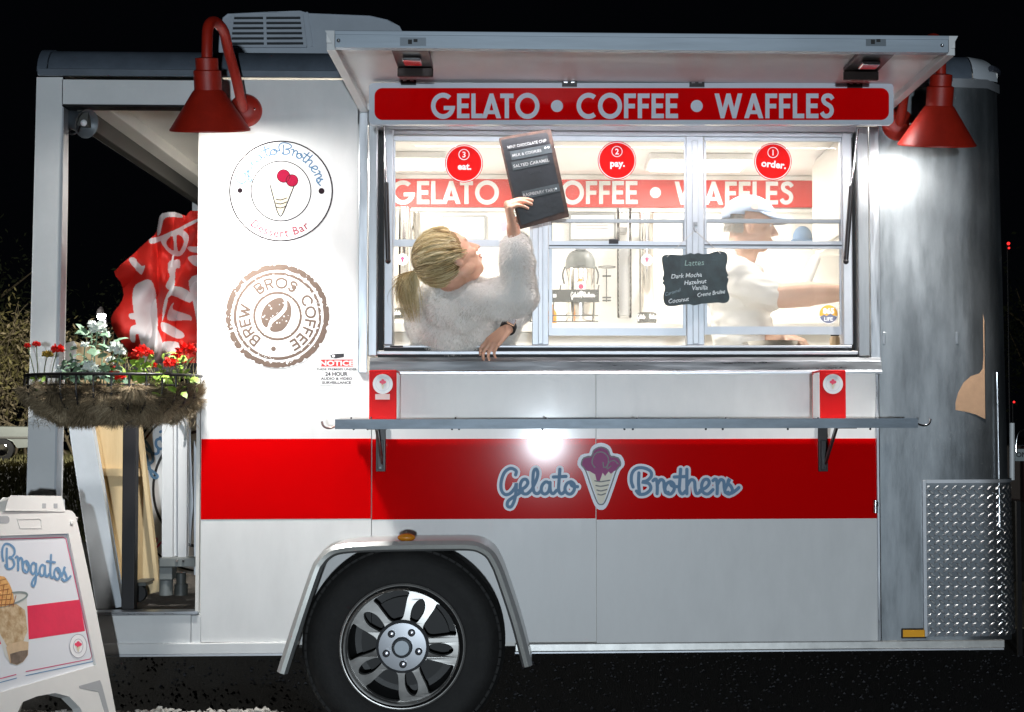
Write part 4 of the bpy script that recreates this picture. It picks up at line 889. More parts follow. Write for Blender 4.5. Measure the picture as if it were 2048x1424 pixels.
# airpot
yA = 1.75; c = W(1161, 655, yA); ztop = W(1161, 502, yA).z
AP = thing('coffee_airpot', 'large steel airpot with dark grey lid standing behind the black rack', 'airpot', c)
ra = W(1190, 560, yA).x - c.x; zm = W(1161, 538, yA).z
mb = MB(); mb.lathe([(ra * .95, 0), (ra, .01), (ra, zm - c.z - .006), (ra * .97, zm - c.z)], c, (0, 0, 1), 36); mb.build('body', STEELI, AP, smooth=40)
mb = MB(); H = ztop - zm; mb.lathe([(ra * 1.02, 0), (ra * 1.03, H * .25), (ra * .98, H * .55), (ra * .80, H * .85), (ra * .55, H), (.001, H)], (c.x, c.y, zm), (0, 0, 1), 36); mb.box(c.x - ra * .35, c.x + ra * .35, yA - ra * .7, yA, zm + H * .97, zm + H * 1.08); mb.box(c.x - ra * .3, c.x + ra * .3, yA - ra * 1.25, yA - ra * .6, zm + H * .1, zm + H * .45); mb.build('lid', mat('airpot_grey', (.16, .175, .17), .45), AP, smooth=40)
mb = MB(); mb.tube(cr([(c.x - ra * 1.05, yA, zm + .01), (c.x - ra * 1.22, yA - .02, zm - .03), (c.x - ra * 1.12, yA - .04, zm - .075)], 4), .004, 6); mb.tube(cr([(c.x + ra * 1.05, yA, zm + .01), (c.x + ra * 1.22, yA - .02, zm - .03), (c.x + ra * 1.12, yA - .04, zm - .075)], 4), .004, 6); mb.build('carry_handle', DGREY, AP)
mb = MB(); q = wall(yA - ra - .003); mb.cur = 0; mb.poly(circ(1162, 572, 11, n=24), q, 0); mb.cur = 1; mb.poly(circ(1162, 573, 5, n=16), q, .001); mb.cur = 2; mb.poly([(1157, 558), (1165, 558), (1165, 563), (1157, 563)], q, 0); mb.build('airpot_sticker', [STICK, PINKINK, mat('mustard', (.75, .4, .05), .5)], AP)
# black wire rack with lettered front
yR = 1.55; q = wall(yR); RK = thing('wire_rack', 'black wire rack with a dark lettered front board', 'rack', W(1140, 640, yR))
mb = MB(); mb.slab([(1062, 579), (1198, 579), (1198, 602), (1062, 602)], q, -.008, 0); mb.build('front_board', DGREY, RK)
mb = MB(); script(mb, 'Gelato', 1142, 1160, 594, .055, 1.6, q, .001); script(mb, 'Brothers', 1166, 1190, 594, .055, 1.6, q, .001); mb.poly(circ(1162.5, 586, 4.5, n=16), q, .001); mb.poly([(1159, 588), (1166, 588), (1163, 597)], q, .001); mb.poly([(1106, 588), (1113, 588), (1113, 595), (1106, 595)], q, .001); mb.build('lettering', STICK, RK)
mb = MB()
for py in (603, 631, 643): mb.tube([W(1060, py, yR), W(1198 - (py - 603) * .4, py, yR), W(1196, py, yR + .25), W(1060, py, yR + .25)], .0028, 6, closed=True)
for px in (1064, 1108, 1148, 1188): mb.tube([W(px, 600, yR), W(px - 3, 643, yR)], .0028, 6)
for px in (1075, 1120, 1196): mb.tube([W(px, 579, yR + .02), W(px + 2, 570, yR + .02)], .003, 6)
mb.build('wire_frame', DGREY, RK)
# wire cup stand
yS = 1.9; ST = thing('wire_cup_stand', 'thin grey wire stand with a ring top between airpot and cup tube', 'stand', W(1213, 604, yS))
mb = MB(); cc_ = W(1214, 534, yS); mb.tube([cc_ + Vector((.042 * math.cos(a), .042 * math.sin(a), 0)) for a in [2 * math.pi * i / 24 for i in range(24)]], .0022, 6, closed=True)
mb.tube([W(1213, 538, yS), W(1213, 604, yS)], .0024, 6); [mb.tube([W(1205, y, yS), W(1222, y, yS)], .004, 6) for y in (552, 595, 601)]; mb.build('wire_frame', DGREY, ST)
# orange bottle, blue cap on the hook, folded towel, cabinet, bowl etc.
T = thing('orange_bottle', 'small orange bottle at the left end of the wire rack', 'bottle', W(1104, 650, 1.6)); c = W(1104, 652, 1.6)
mb = MB(); mb.lathe([(.018, 0), (.022, .01), (.022, .06), (.010, .08), (.010, .1), (.001, .1)], c, (0, 0, 1), 20); mb.build('bottle', mat('orange_liquid', (.75, .3, .03), .3), T, smooth=40)
T = thing('blue_cap', 'blue grey baseball cap hanging on the back wall right of the man', 'cap', W(1605, 470, 1.9)); c = W(1605, 478, 1.9)
mb = MB(); CAPB = mat('cap_blue', (.16, .26, .40), .8); mb.ell(c + Vector((0, 0, .0)), (.05, .045, .065)); mb.v = [(x, y, max(z, c.z - .012)) for x, y, z in mb.v]; mb.build('crown', CAPB, T, smooth=60)
mb = MB(); mb.slab([(1585, 478), (1640, 479), (1642, 482), (1585, 483)], wall(1.84), -.04, 0); mb.build('brim', CAPB, T)
T = thing('wall_cabinet', 'tall white cabinet with a hinged door at the right end inside the window', 'cabinet', W(1660, 470, 1.0)); 
mb = MB(); xk = W(1622, 400, 1.6).x; mb.box(xk + .02, XW1, .9, 1.6, W(1650, 470, .9).z, 2.31); mb.build('cabinet_body', INWHITE, T)
mb = MB(); mb.box(xk + .002, xk + .0198, .92, 1.58, W(1650, 466, .9).z + .01, 2.28); mb.build('cabinet_door', mat('cab_white', (.74, .71, .66), .4), T, bevel=.004)
mb = MB(); [mb.box(xk - .006, xk + .001, .93, .96, z, z + .03) for z in (1.9, 2.0, 2.1, 2.2)]; mb.build('hinge_strip', TRIMG, T)
q = wall(.5); T = thing('paper_cone_sleeve', 'long white oven mitt hanging beside the forearm of the man', 'mitt', W(1620, 540, .6))
mb = MB(); A, B_ = W(1604, 578, .95), W(1632, 518, .95); mb.cap(A, B_, .030, .020); mb.build('mitt', STICK, T, smooth=60)
T = thing('window_counter', 'white counter running inside under the serving window', 'counter', (.9, .35, 1.2))
zc_ = W(1500, 690, .25).z; mb = MB(); mb.box(W(1100, 690, .1).x, XW1, .10, .52, zc_ - .06, zc_ - .03); mb.box(W(1100, 690, .1).x, XW1, .5, .52, .39, zc_ - .06); mb.build('counter_top', INWHITE, T)
T = thing('steel_bowl', 'wide shiny steel bowl on the counter below the man', 'bowl', W(1550, 700, .3)); c = W(1548, 690, .34); c.z = zc_ - .03
mb = MB(); mb.lathe([(.05, 0), (.085, .018), (.102, .045), (.106, .047), (.100, .046), (.083, .02), (.048, .004), (.001, .004)], c, (0, 0, 1), 36, cap=False); mb.build('bowl', STEELI, T, smooth=50)
T = thing('topping_jar', 'clear jar with a brown lid at the right end of the counter', 'jar', W(1672, 690, .2)); c = W(1670, 690, .2); c.z = zc_ - .03
mb = MB(); mb.lathe([(.018, 0), (.02, .05), (.014, .06)], c, (0, 0, 1), 20); mb.build('jar', mat('jar_tan', (.55, .38, .22), .3), T, smooth=40)
mb = MB(); mb.lathe([(.016, .0605), (.016, .075)], c, (0, 0, 1), 20); mb.build('lid', BLKM, T, smooth=40)
T = thing('paper_note', 'small lilac paper note taped to the back wall near the wrist', 'note', W(1008, 452, 2.045)); mb = MB(); mb.slab([(1000, 446), (1012, 443), (1014, 460), (1004, 464)], wall(2.045), -.002, 0); mb.build('paper', mat('lilac_paper', (.55, .48, .62), .6), T)
T = thing('work_counter', 'white work counter along the inside back wall', 'counter', (0, 1.8, .4)); mb = MB(); zz = W(1161, 655, 1.75).z; mb.box(XW0 + .02, XW1 - .02, 1.45, 2.04, zz - .04, zz - .001); mb.box(XW0 + .02, XW1 - .02, 1.5, 2.04, .39, zz - .0405); mb.build('counter_top', INWHITE, T)

# ================================================================ NAPKIN BOXES
for px0, px1, py1, lb, side in ((738, 793, 836, 'red napkin dispenser with two stickers on the left end of the shelf', 0), (1640, 1692, 833, 'red napkin dispenser with one sticker on the right end of the shelf', 1)):
    yn = -.22; q = wall(yn); a, b = W(px0, 790, yn).x, W(px1, 790, yn).x; zb_, zt2 = zs1 - .0005, W(px0, 740, yn).z
    T = thing('napkin_dispenser', lb, 'napkin dispenser', ((a + b) / 2, yn, zb_), 'red napkin dispensers on the shelf')
    mb = MB(); mb.box(a, b, yn, yn + .008, zb_, zt2); mb.box(a, b, yn + .0082, yn + .13, zt2 - .006, zt2); mb.box(a, b, yn + .122, yn + .13, zb_, zt2 - .0062); mb.build('red_case', REDBOX, T, bevel=.003)
    mb = MB(); mb.box(a + .003, b - .003, yn + .009, yn + .120, zb_ + .002, zt2 - .007)
    for i in range(14): e = (-1) ** i * .0012; mb.box(a + e, b + e, yn + .012 + i * .0075, yn + .017 + i * .0075, zb_ + .003, zt2 - .012)
    mb.build('white_napkins', STICK, T)
    mb = MB(); cx = (px0 + px1) / 2; mb.cur = 0; mb.poly(circ(cx, 768, 20, n=40), q, .0012); mb.cur = 3; mb.ribbon(circ(cx, 768, 14, n=30), .8, q, .0016, 1, closed=True); mb.cur = 1; cone_art(mb, cx, 768, 20, q, .0018, (1, 2, 2)); mb.build('round_sticker', [STICK, mat('stk_pink', (.75, .05, .12), .4), CREAMV, LGREY], T)
    if not side: mb = MB(); mb.poly([(cx - 15, 788), (cx + 14, 788), (cx + 14, 799), (cx - 15, 799)], q, .0012); mb.build('blank_sticker', mat('pink_white', (.75, .55, .53), .5), T)
    mb = MB(); mb.tube([W(cx - 14, 748, yn - .003), W(cx + 14, 746, yn - .003)], .0015, 6); mb.build('front_lip', REDBOX, T)
# ================================================================ LATTE CHALKBOARD
yL = -.03; q = wall(yL); T = thing('hanging_chalkboard', 'small scalloped chalkboard listing Lattes flavours hung on the window mullion', 'chalkboard', W(1391, 555, yL))
ol = [(1324, 518), (1327, 511), (1340, 509), (1362, 510), (1373, 509), (1381, 506), (1388, 508), (1396, 506), (1405, 508), (1418, 507), (1432, 503), (1446, 503), (1454, 509), (1455, 522), (1452, 535), (1455, 547), (1457, 551), (1454, 554), (1457, 559), (1454, 572), (1456, 583), (1459, 594), (1456, 603), (1448, 606), (1436, 605), (1420, 606), (1404, 607), (1396, 609), (1388, 610), (1380, 608), (1366, 609), (1348, 612), (1334, 611), (1328, 603), (1327, 590), (1330, 578), (1329, 570), (1325, 566), (1328, 561), (1325, 558), (1328, 548), (1326, 534)]
BOARD = mat('chalkboard_slate', (.018, .032, .036), .55, var=.45, vs=25, bump=.1, bs=200)
mb = MB(); mb.slab([tuple(v.to_2d()) for v in cr([Vector((*p_, 0)) for p_ in ol], 3, True)], q, -.008, 0); mb.build('board', BOARD, T)
CHALK = mat('chalk', (.55, .62, .64), .9, var=.35, vs=200)
mb = MB(); K = .0006
text(mb, 'Lattes', q, K, 12, pos=(1389, 531), rot=2, shear=.2, off=-.005, wide=1.0, jitter=.7)
mb2 = MB(); text(mb2, 'Dark Mocha', q, K, 9, pos=(1373, 555), rot=4, shear=.25, off=.01, jitter=.6); mb2.mark(); text(mb2, 'Hazelnut', q, K, 9, pos=(1391, 568), rot=5, shear=.2, off=.01, jitter=.6); mb2.mark(); text(mb2, 'Vanilla', q, K, 9, pos=(1400, 579.5), rot=2, shear=.2, off=.01, jitter=.5)
mb2.mark(); text(mb2, 'Creme Brulee', q, K, 8, pos=(1423, 590), rot=8, shear=.25, off=.01, wide=.9, jitter=.5); mb2.mark(); text(mb2, 'Coconut', q, K, 8.5, pos=(1358, 604), rot=7, shear=.2, off=.01, jitter=.6)
mb3 = MB(); text(mb3, 'Caramel', q, K, 7, pos=(1347, 587), rot=18, shear=.25, jitter=.5)
mb.build('heading', mat('faded_green_chalk', (.22, .33, .30), .9), T); mb2.build('chalk_writing', CHALK, T); mb3.build('faint_writing', mat('faded_chalk', (.20, .27, .30), .9), T)
mb = MB(); hk = W(1391, 462, -.012); mb.tube([hk, W(1382, 468, -.02), W(1334, 514, yL - .003)], .0012, 6); mb.tube([hk, W(1399, 469, -.02), W(1441, 507, yL - .003)], .0012, 6); mb.build('hanging_cord', mat('cord', (.45, .43, .40), .6), T)
mb = MB(); mb.tube(cr([W(1391, 448, -.004), W(1388, 456, -.018), W(1391, 464, -.02), W(1393, 458, -.012)], 4), .002, 6); mb.bx(1387, 444, 1395, 452, -.007, -.0025); mb.build('hook', GREYPL, T)
# ================================================================ PEOPLE
def fuse(mb, voxel, sm=4, fac=.5):
    me = bpy.data.meshes.new('f'); me.from_pydata(mb.v, [], mb.f); o = bpy.data.objects.new('f', me); COL.objects.link(o)
    r = o.modifiers.new('r', 'REMESH'); r.mode = 'VOXEL'; r.voxel_size = voxel
    s = o.modifiers.new('s', 'SMOOTH'); s.iterations = sm; s.factor = fac
    dg = bpy.context.evaluated_depsgraph_get(); out = bpy.data.meshes.new_from_object(o.evaluated_get(dg))
    bpy.data.objects.remove(o); bpy.data.meshes.remove(me)
    out.polygons.foreach_set('use_smooth', [True] * len(out.polygons)); return out
def displace(me, amp, sc, stretch=(1, 1, 1)):
    for v in me.vertices:
        p_ = Vector((v.co.x * stretch[0], v.co.y * stretch[1], v.co.z * stretch[2])) * sc
        v.co += v.normal * amp * (noise.noise(p_) + .5 * noise.noise(p_ * 2.1))
def add_mesh(me, name, m, parent, **k):
    me.materials.clear(); me.materials.append(m); me.name = name; return link(name, me, parent, **k)
def basis(pitch, yaw, roll=0):
    f = Vector((math.cos(R(pitch)) * math.cos(R(yaw)), math.cos(R(pitch)) * math.sin(R(yaw)), math.sin(R(pitch))))
    r = Vector((math.sin(R(yaw)), -math.cos(R(yaw)), 0)); u = r.cross(f)
    M = Matrix.Rotation(R(roll), 3, f); return f, M @ r, M @ u
def head_shape(mb, c, B, neck_to, male=False, sc=1.0):
    f, r, u = B; P = lambda a, b, d: c + (f * a + r * b + u * d) * sc
    E = lambda a, b, d, x, y, z: mb.ell(P(a, b, d), (x * sc, y * sc, z * sc), B, 24, 16)
    E(0, 0, 0, .094, .075, .088); E(.034, 0, -.050, .054, .058, .074); E(.026, 0, -.03, .064, .064, .06)
    E(.058, 0, -.098, .026, .030, .022); E(.050, 0, -.085, .036, .042, .026)
    for s in (-1, 1):
        E(.056, s * .034, -.040, .028, .026, .026); E(.010, s * .050, -.075, .034, .012, .022)
        E(-.004, s * .076, -.030, .016, .007, .031 if male else .026); E(-.002, s * .080, -.028, .009, .004, .020)
        E(.074, s * .030, .008, .014, .022, .008)
    E(.078, 0, -.074, .016, .024, .020); E(.091, 0, -.0665, .008, .017, .006); E(.089, 0, -.078, .009, .016, .0065)
    mb.cap(P(.084, 0, -.004), P(.106, 0, -.036), .0085 * sc, .0105 * sc, 12); mb.cap(P(.106, 0, -.036), P(.113, 0, -.042), .0105 * sc, .0085 * sc, 12)
    for s in (-1, 1): mb.ell(P(.098, s * .011, -.045), .008 * sc, None, 12, 8)
    mb.cap(P(-.022, 0, -.055), neck_to, .056 * sc, .058 * sc, 20); mb.cap(P(.012, 0, -.07), neck_to + f * .02, .045 * sc, .05 * sc, 20)
def hand(mb, w0, d, nrm, s, curls, k=1.0, thumb=(20, 25), thumb_out=40, spread=6, r=.0088):
    d = d.normalized(); nrm = (nrm - d * nrm.dot(d)).normalized(); s0 = d.cross(nrm); s = s0 if s0.dot(s) > 0 else -s0
    kn = [(.086, .030), (.090, .010), (.086, -.010), (.078, -.028)]; ln = [(.040, .025, .020), (.045, .028, .021), (.041, .026, .020), (.032, .020, .018)]
    for i in range(4):
        K = w0 + (d * kn[i][0] + s * kn[i][1]) * k
        mb.cap(w0 + s * kn[i][1] * .55 * k + d * .004, K, .0155 * k, .0118 * k, 12)
        if i < 3: mb.cap(w0 + (d * .06 + s * (kn[i][1] + kn[i + 1][1]) / 2) * k, w0 + (d * .03 + s * (kn[i][1] + kn[i + 1][1]) / 2) * k, .0125 * k, .015 * k, 10)
        a = R(spread * (1.2 - .85 * i)); fd = d * math.cos(a) + s * math.sin(a); ang = 0; p_ = K; rr = (r if i < 3 else r * .88) * k
        for j in range(3):
            ang += R(curls[i][j] if isinstance(curls[i], (tuple, list)) else curls[j]); dr = fd * math.cos(ang) - nrm * math.sin(ang)
            q = p_ + dr * ln[i][j] * k; mb.cap(p_, q, rr * (1 - .05 * j), rr * (.94 - .06 * j), 10); p_ = q
    a = R(thumb_out); td = d * math.cos(a) + s * math.sin(a); td = td * math.cos(R(thumb[0])) - nrm * math.sin(R(thumb[0]))
    b0 = w0 + (d * .018 + s * .018) * k; b1 = b0 + td * .042 * k; mb.cap(b0, b1, .015 * k, .0115 * k, 12)
    t2 = (td * math.cos(R(thumb[1])) + (d * .6 - nrm * .5).normalized() * math.sin(R(thumb[1]))).normalized(); b2 = b1 + t2 * .032 * k; mb.cap(b1, b2, .0108 * k, .0095 * k, 12); b3 = b2 + t2 * .024 * k; mb.cap(b2, b3, .0095 * k, .008 * k, 12)
def strand_mesh(name, items, m, parent=None, sides=3, kind=None):
    """items: list of (points, radius, tone); thin tapered tubes, tone stored as a colour-independent attribute"""
    V = []; Fc = []; T = []
    for pts, rad, tone in items:
        N_ = len(pts); o = len(V); t0 = (pts[1] - pts[0]).normalized(); a = t0.orthogonal().normalized(); b = t0.cross(a)
        for i, p_ in enumerate(pts):
            rr = rad * (1 - .75 * (i / (N_ - 1)) ** 2)
            for q in range(sides):
                an = 2 * math.pi * q / sides; V.append(p_ + (a * math.cos(an) + b * math.sin(an)) * rr); T.append(tone)
        for i in range(N_ - 1): Fc += [(o + i * sides + q, o + i * sides + (q + 1) % sides, o + (i + 1) * sides + (q + 1) % sides, o + (i + 1) * sides + q) for q in range(sides)]
    me = bpy.data.meshes.new(name); me.from_pydata([tuple(v) for v in V], [], Fc); at = me.attributes.new('tone', 'FLOAT', 'POINT'); at.data.foreach_set('value', T)
    me.polygons.foreach_set('use_smooth', [True] * len(Fc)); me.materials.append(m); return link(name, me, parent, 0, kind)
def tonemat(name, cols, rough=.5, trans=0.0):
    m = bpy.data.materials.new(name); m.use_nodes = True; nt = m.node_tree; p_ = nt.nodes['Principled BSDF']; p_.inputs['Roughness'].default_value = rough
    a = nt.nodes.new('ShaderNodeAttribute'); a.attribute_name = 'tone'; c = nt.nodes.new('ShaderNodeValToRGB')
    while len(c.color_ramp.elements) < len(cols): c.color_ramp.elements.new(.5)
    for i, cl in enumerate(cols): c.color_ramp.elements[i].position = i / (len(cols) - 1); c.color_ramp.elements[i].color = (*cl, 1)
    nt.links.new(a.outputs['Fac'], c.inputs[0]); nt.links.new(c.outputs[0], p_.inputs['Base Color'])
    if trans: p_.inputs['Sheen Weight'].default_value = trans
    return m
def fur(me, n, ln, rad, tone_m, name, parent, droop=.4, seed=1, cull=None, flow=None, kind=None):
    rr = random.Random(seed); me.calc_loop_triangles(); tris = me.loop_triangles; vs = [v.co.copy() for v in me.vertices]
    areas = [t.area for t in tris]; tot = sum(areas); cum = []; s = 0
    for a in areas: s += a; cum.append(s)
    import bisect; items = []
    for _ in range(n):
        t = tris[min(len(tris) - 1, bisect.bisect(cum, rr.random() * tot))]; a, b = rr.random(), rr.random()
        if a + b > 1: a, b = 1 - a, 1 - b
        p0, p1, p2 = [vs[i] for i in t.vertices]; p_ = p0 + (p1 - p0) * a + (p2 - p0) * b
        if cull and cull(p_, t.normal): continue
        d = t.normal.copy(); fl = (flow(p_) if flow else Vector((0, 0, -1))); cl = Vector((noise.noise(p_ * 28), noise.noise(p_ * 28 + Vector((9, 0, 0))), noise.noise(p_ * 28 + Vector((0, 9, 0)))))
        d = (d + fl * droop + cl * .6 + Vector((rr.uniform(-1, 1), rr.uniform(-1, 1), rr.uniform(-1, 1))) * .25).normalized(); L = ln * rr.uniform(.6, 1.15)
        items.append(([p_ - t.normal * .002, p_ + d * L * .5, p_ + (d + fl * droop * .6).normalized() * L], rad, min(1, max(0, .5 + .5 * noise.noise(p_ * 14) + rr.uniform(-.3, .3)))))
    return strand_mesh(name, items, tone_m, parent, 3, kind)

# ---------------------------------------------------------------- the woman leaning out
WO = thing('person', 'blonde woman in a fluffy white coat leaning out the window with a menu board', 'person', W(930, 700, .2))
hc = W(893, 514, -.15); HB = basis(40, 24, -6)
sh1 = W(893, 612, -.07); el1 = W(1040, 592, -.20); wr1 = W(1031, 488, -.245)
sh2 = W(985, 610, .16); el2 = W(1034, 612, .05); wr2 = W(1016, 656, -.052)
nb = W(905, 590, -.02); chest = W(915, 640, .06); pel = W(925, 740, .24)
mb = MB(); head_shape(mb, hc, HB, nb, sc=1.0)
mb.cap(nb, chest, .05, .07); mb.cap(chest, pel, .07, .09); mb.cap(chest, sh1, .04, .035); mb.cap(chest, sh2, .04, .035)
mb.cap(sh1, el1, .034, .030); mb.cap(el1, wr1, .029, .0235); mb.cap(sh2, el2, .034, .030); mb.cap(el2, wr2, .029, .0225)
wt = W(1026, 456, -.262); mb.cap(wr1, wt, .0235, .0225)
hand(mb, wt, Vector((-.20, -.30, .93)), Vector((-1, -.12, -.2)), Vector((0, .9, .35)), [(78, 22, 14), (82, 22, 14), (84, 24, 16), (86, 26, 18)], .92, thumb=(70, 10), thumb_out=62, spread=2)
hand(mb, wr2 + Vector((-.006, -.008, -.006)), Vector((-.62, -.18, -.62)), Vector((-.25, -.80, .55)), Vector((-.6, 0, .6)), [(12, 38, 22), (16, 40, 22), (18, 42, 24), (20, 44, 24)], .80, thumb=(30, 12), thumb_out=26, spread=5)
sk = fuse(mb, .0036, 3, .5); add_mesh(sk, 'body', SKIN, WO)
# face details
f, r, u = HB; P_h = lambda a, b, d: hc + f * a + r * b + u * d
mb = MB()
mb.tube([P_h(.078, .020, -.004), P_h(.080, .030, -.001), P_h(.072, .040, -.004)], .0018, 6); mb.tube([P_h(.086, .018, .010), P_h(.084, .032, .015), P_h(.072, .044, .012)], .0017, 6); mb.build('eyelashes_and_brow', mat('brow_brown', (.16, .09, .04), .7), WO)
mb = MB(); mb.tube([P_h(.098, .002, -.0665), P_h(.096, .012, -.067), P_h(.087, .021, -.070)], [.0035, .0034, .001], 8); mb.tube([P_h(.096, .002, -.077), P_h(.094, .011, -.0765), P_h(.087, .02, -.071)], [.004, .0036, .001], 8); mb.build('lips', mat('lip_pink', (.42, .13, .10), .4), WO)
# coat
mb = MB()
mb.cap(sh1, el1, .079, .064, 24); mb.cap(el1, wr1 + (wr1 - el1).normalized() * -.012, .064, .050, 24); mb.ell(sh1, (.083, .078, .078)); mb.ell(W(925, 628, -.10), (.07, .06, .068))
mb.cap(sh2, el2, .075, .062, 24); mb.cap(el2, wr2 + (el2 - wr2).normalized() * .062, .058, .045, 24)
mb.ell(W(905, 640, .05), (.165, .13, .14)); mb.ell(W(925, 680, .17), (.185, .13, .17)); mb.ell(W(935, 760, .30), (.19, .14, .18)); mb.ell(W(860, 620, .03), (.065, .09, .09)); mb.ell(W(985, 640, .12), (.10, .09, .12))
for k_ in range(16):
    a = 2 * math.pi * k_ / 16; mb.ell(W(907, 586, -.02) + Vector((.082 * math.cos(a) + .02, .078 * math.sin(a), .022 * math.cos(a) + .012)), .026, None, 12, 8)
ct = fuse(mb, .009, 5, .5); displace(ct, .013, 12)
COATM = tonemat('white_fur', [(.62, .56, .50), (.90, .86, .80), (.94, .91, .87)], .8, .3)
co = add_mesh(ct, 'fur_coat', mat('coat_pile', (.85, .82, .78), .95, sheen=.4), WO)
arm_ax = (el1 - sh1).normalized()
def inside_front(p_, n_): return n_.dot((p_ - CAMP).normalized()) > .55
fur(ct, 80000, .0125, .0005, COATM, 'fur_pile', co, .45, 4, inside_front, kind='stuff')
# hair: under-shell and strands swept to the tie
mb = MB(); mb.ell(hc - f * .010 + u * .008, (.096, .080, .090), HB, 28, 18); 
mb.v = [tuple(v) for v in mb.v]; hs = MB(); hs.v = mb.v; 
lim = []
for fc in mb.f:
    c_ = sum((Vector(mb.v[i]) for i in fc), Vector()) / len(fc) - hc; a_, d_ = c_.dot(f), c_.dot(u)
    if a_ - .55 * max(0, -d_ - .0) < .050 + .45 * max(0, d_) and not (a_ > .0 and d_ < -.045): lim.append(fc)
hs.f = lim; hs.m = [0] * len(lim)
HAIRM = tonemat('blonde_hair', [(.14, .08, .025), (.42, .29, .12), (.68, .54, .28), (.85, .75, .50)], .42)
hb = hs.build('hair', mat('hair_base', (.22, .135, .05), .5), WO, smooth=60)
rr = random.Random(21); items = []; tie = W(836, 539, -.10); tdir = (tie - hc)
for k_ in range(3400):
    a = rr.uniform(-1.0, 1.0); t = rr.random()
    # start along the hairline arc from temple-ear (near side) over the brow to the far side
    th = rr.uniform(-150, 150); el = R(th)
    if k_ % 5 > 1:
        while True:
            st = Vector((rr.gauss(0, 1), rr.gauss(0, 1), rr.gauss(0, 1))).normalized(); a_, d_, b_ = st.dot(f) * .105, st.dot(u) * .099, st.dot(r)
            if b_ > -.35 and a_ - .55 * max(0, -d_) < .050 + .45 * max(0, d_) and not (a_ > .0 and d_ < -.045): break
    else: st = (f * (.50 * math.cos(el) * .9 + .28) + u * (.62 * math.cos(el * .55) - .02) + r * (.80 * math.sin(el * .62)))
    if k_ % 5 == 1: st = (st.normalized() + (tdir.normalized()) * rr.uniform(0, 1.1)).normalized()
    s0_ = st.normalized(); e0 = tdir.normalized(); N_ = 11; pts = []; ph = rr.uniform(0, 6.28); lift = rr.uniform(.002, .010) * (1.3 if rr.random() < .1 else 1)
    for i in range(N_):
        q = i / (N_ - 1); dv = (s0_ * (1 - q) + e0 * q); dv = (dv + r * .16 * math.sin(q * 3.14) * (1 if st.dot(r) >= -.2 else -.5) + u * .06 * math.sin(q * 3.14)).normalized()
        x_, y_, z_ = dv.dot(f) / .099, dv.dot(r) / .083, dv.dot(u) / .094; R0 = 1 / math.sqrt(x_ * x_ + y_ * y_ + z_ * z_)
        wv_ = noise.noise(Vector((th * .05, q * 2.2, 3))) * .007; R0 += lift * math.sin(q * 2.8 + .3) + wv_
        if q > .85: R0 = R0 * (1 - (q - .85) / .15) + tdir.length * ((q - .85) / .15)
        pts.append(hc - f * .010 + u * .008 + dv * R0)
    clump = .55 + .75 * noise.noise(Vector((s0_.dot(r) * 7, s0_.dot(u) * 7, s0_.dot(f) * 7))) + rr.uniform(-.25, .25)
    items.append((pts, rr.uniform(.0006, .0011), min(1, max(0, clump))))
for k_ in range(900):      # ponytail
    e = (rr.gauss(0, 1), rr.gauss(0, 1)); w_ = rr.random() ** .6; pts = []
    en = W(822 + e[0] * 9, 612 + rr.uniform(-30, 34), -.10 + e[1] * .012)
    for i in range(11):
        q = i / 10; b = tie.lerp(en, q); bow = math.sin(q * 3.14); pts.append(b + Vector((-.030 * bow + e[0] * .010 * bow + .006 * math.sin(q * 5 + e[1]) * q, e[1] * .014 * bow, .008 * bow)))
    items.append((pts, .0010, min(1, max(0, .55 + .25 * e[0] * .5 + rr.uniform(-.35, .35)))))
for k_ in range(26):       # loose wisps
    q0 = W(845 + rr.uniform(-10, 90), 480 + rr.uniform(-25, 60), -.22); d_ = Vector((rr.uniform(-1, .6), rr.uniform(-.3, .1), rr.uniform(-1, .3))) * .05
    items.append((cr([q0, q0 + d_ * .5 + Vector((0, -.006, .006)), q0 + d_], 4), .0005, .8))
strand_mesh('hair_strands', items, HAIRM, hb)
mb = MB(); td_ = Vector((-.55, 0, -.8)).normalized(); mb.lathe([(.012, -.010), (.0165, -.004), (.0165, .005), (.012, .010)], tie, td_, 16); mb.build('hair_tie', BLACK, hb, smooth=60)
# watch and ring
wd = (wr2 - el2).normalized(); mb = MB(); mb.lathe([(.0275, -.011), (.0285, -.009), (.0285, .009), (.0275, .011)], wr2 + wd * -.004, wd, 28); wt_ = mb.build('watch_strap', BLACK, WO, smooth=50)
nW = Vector((.35, -.75, .55)).normalized(); cW = wr2 + wd * -.004 + (nW - wd * nW.dot(wd)).normalized() * .029; e1 = wd; e3 = (nW - wd * nW.dot(wd)).normalized(); e2 = e3.cross(e1)
Mw = Matrix((e1, e2, e3)).transposed().to_4x4(); Mw.translation = cW
mb = MB(); mb.box(-.017, .017, -.014, .014, -.003, .004, Mw); wc_ = mb.build('watch_case', mat('rose_gold', (.75, .50, .36), .25, 1.0), wt_, bevel=.002)
mb = MB(); mb.box(-.0145, .0145, -.0115, .0115, .0042, .0052, Mw); mb.build('watch_face', mat('watch_glass', (.30, .31, .34), .15), wt_)

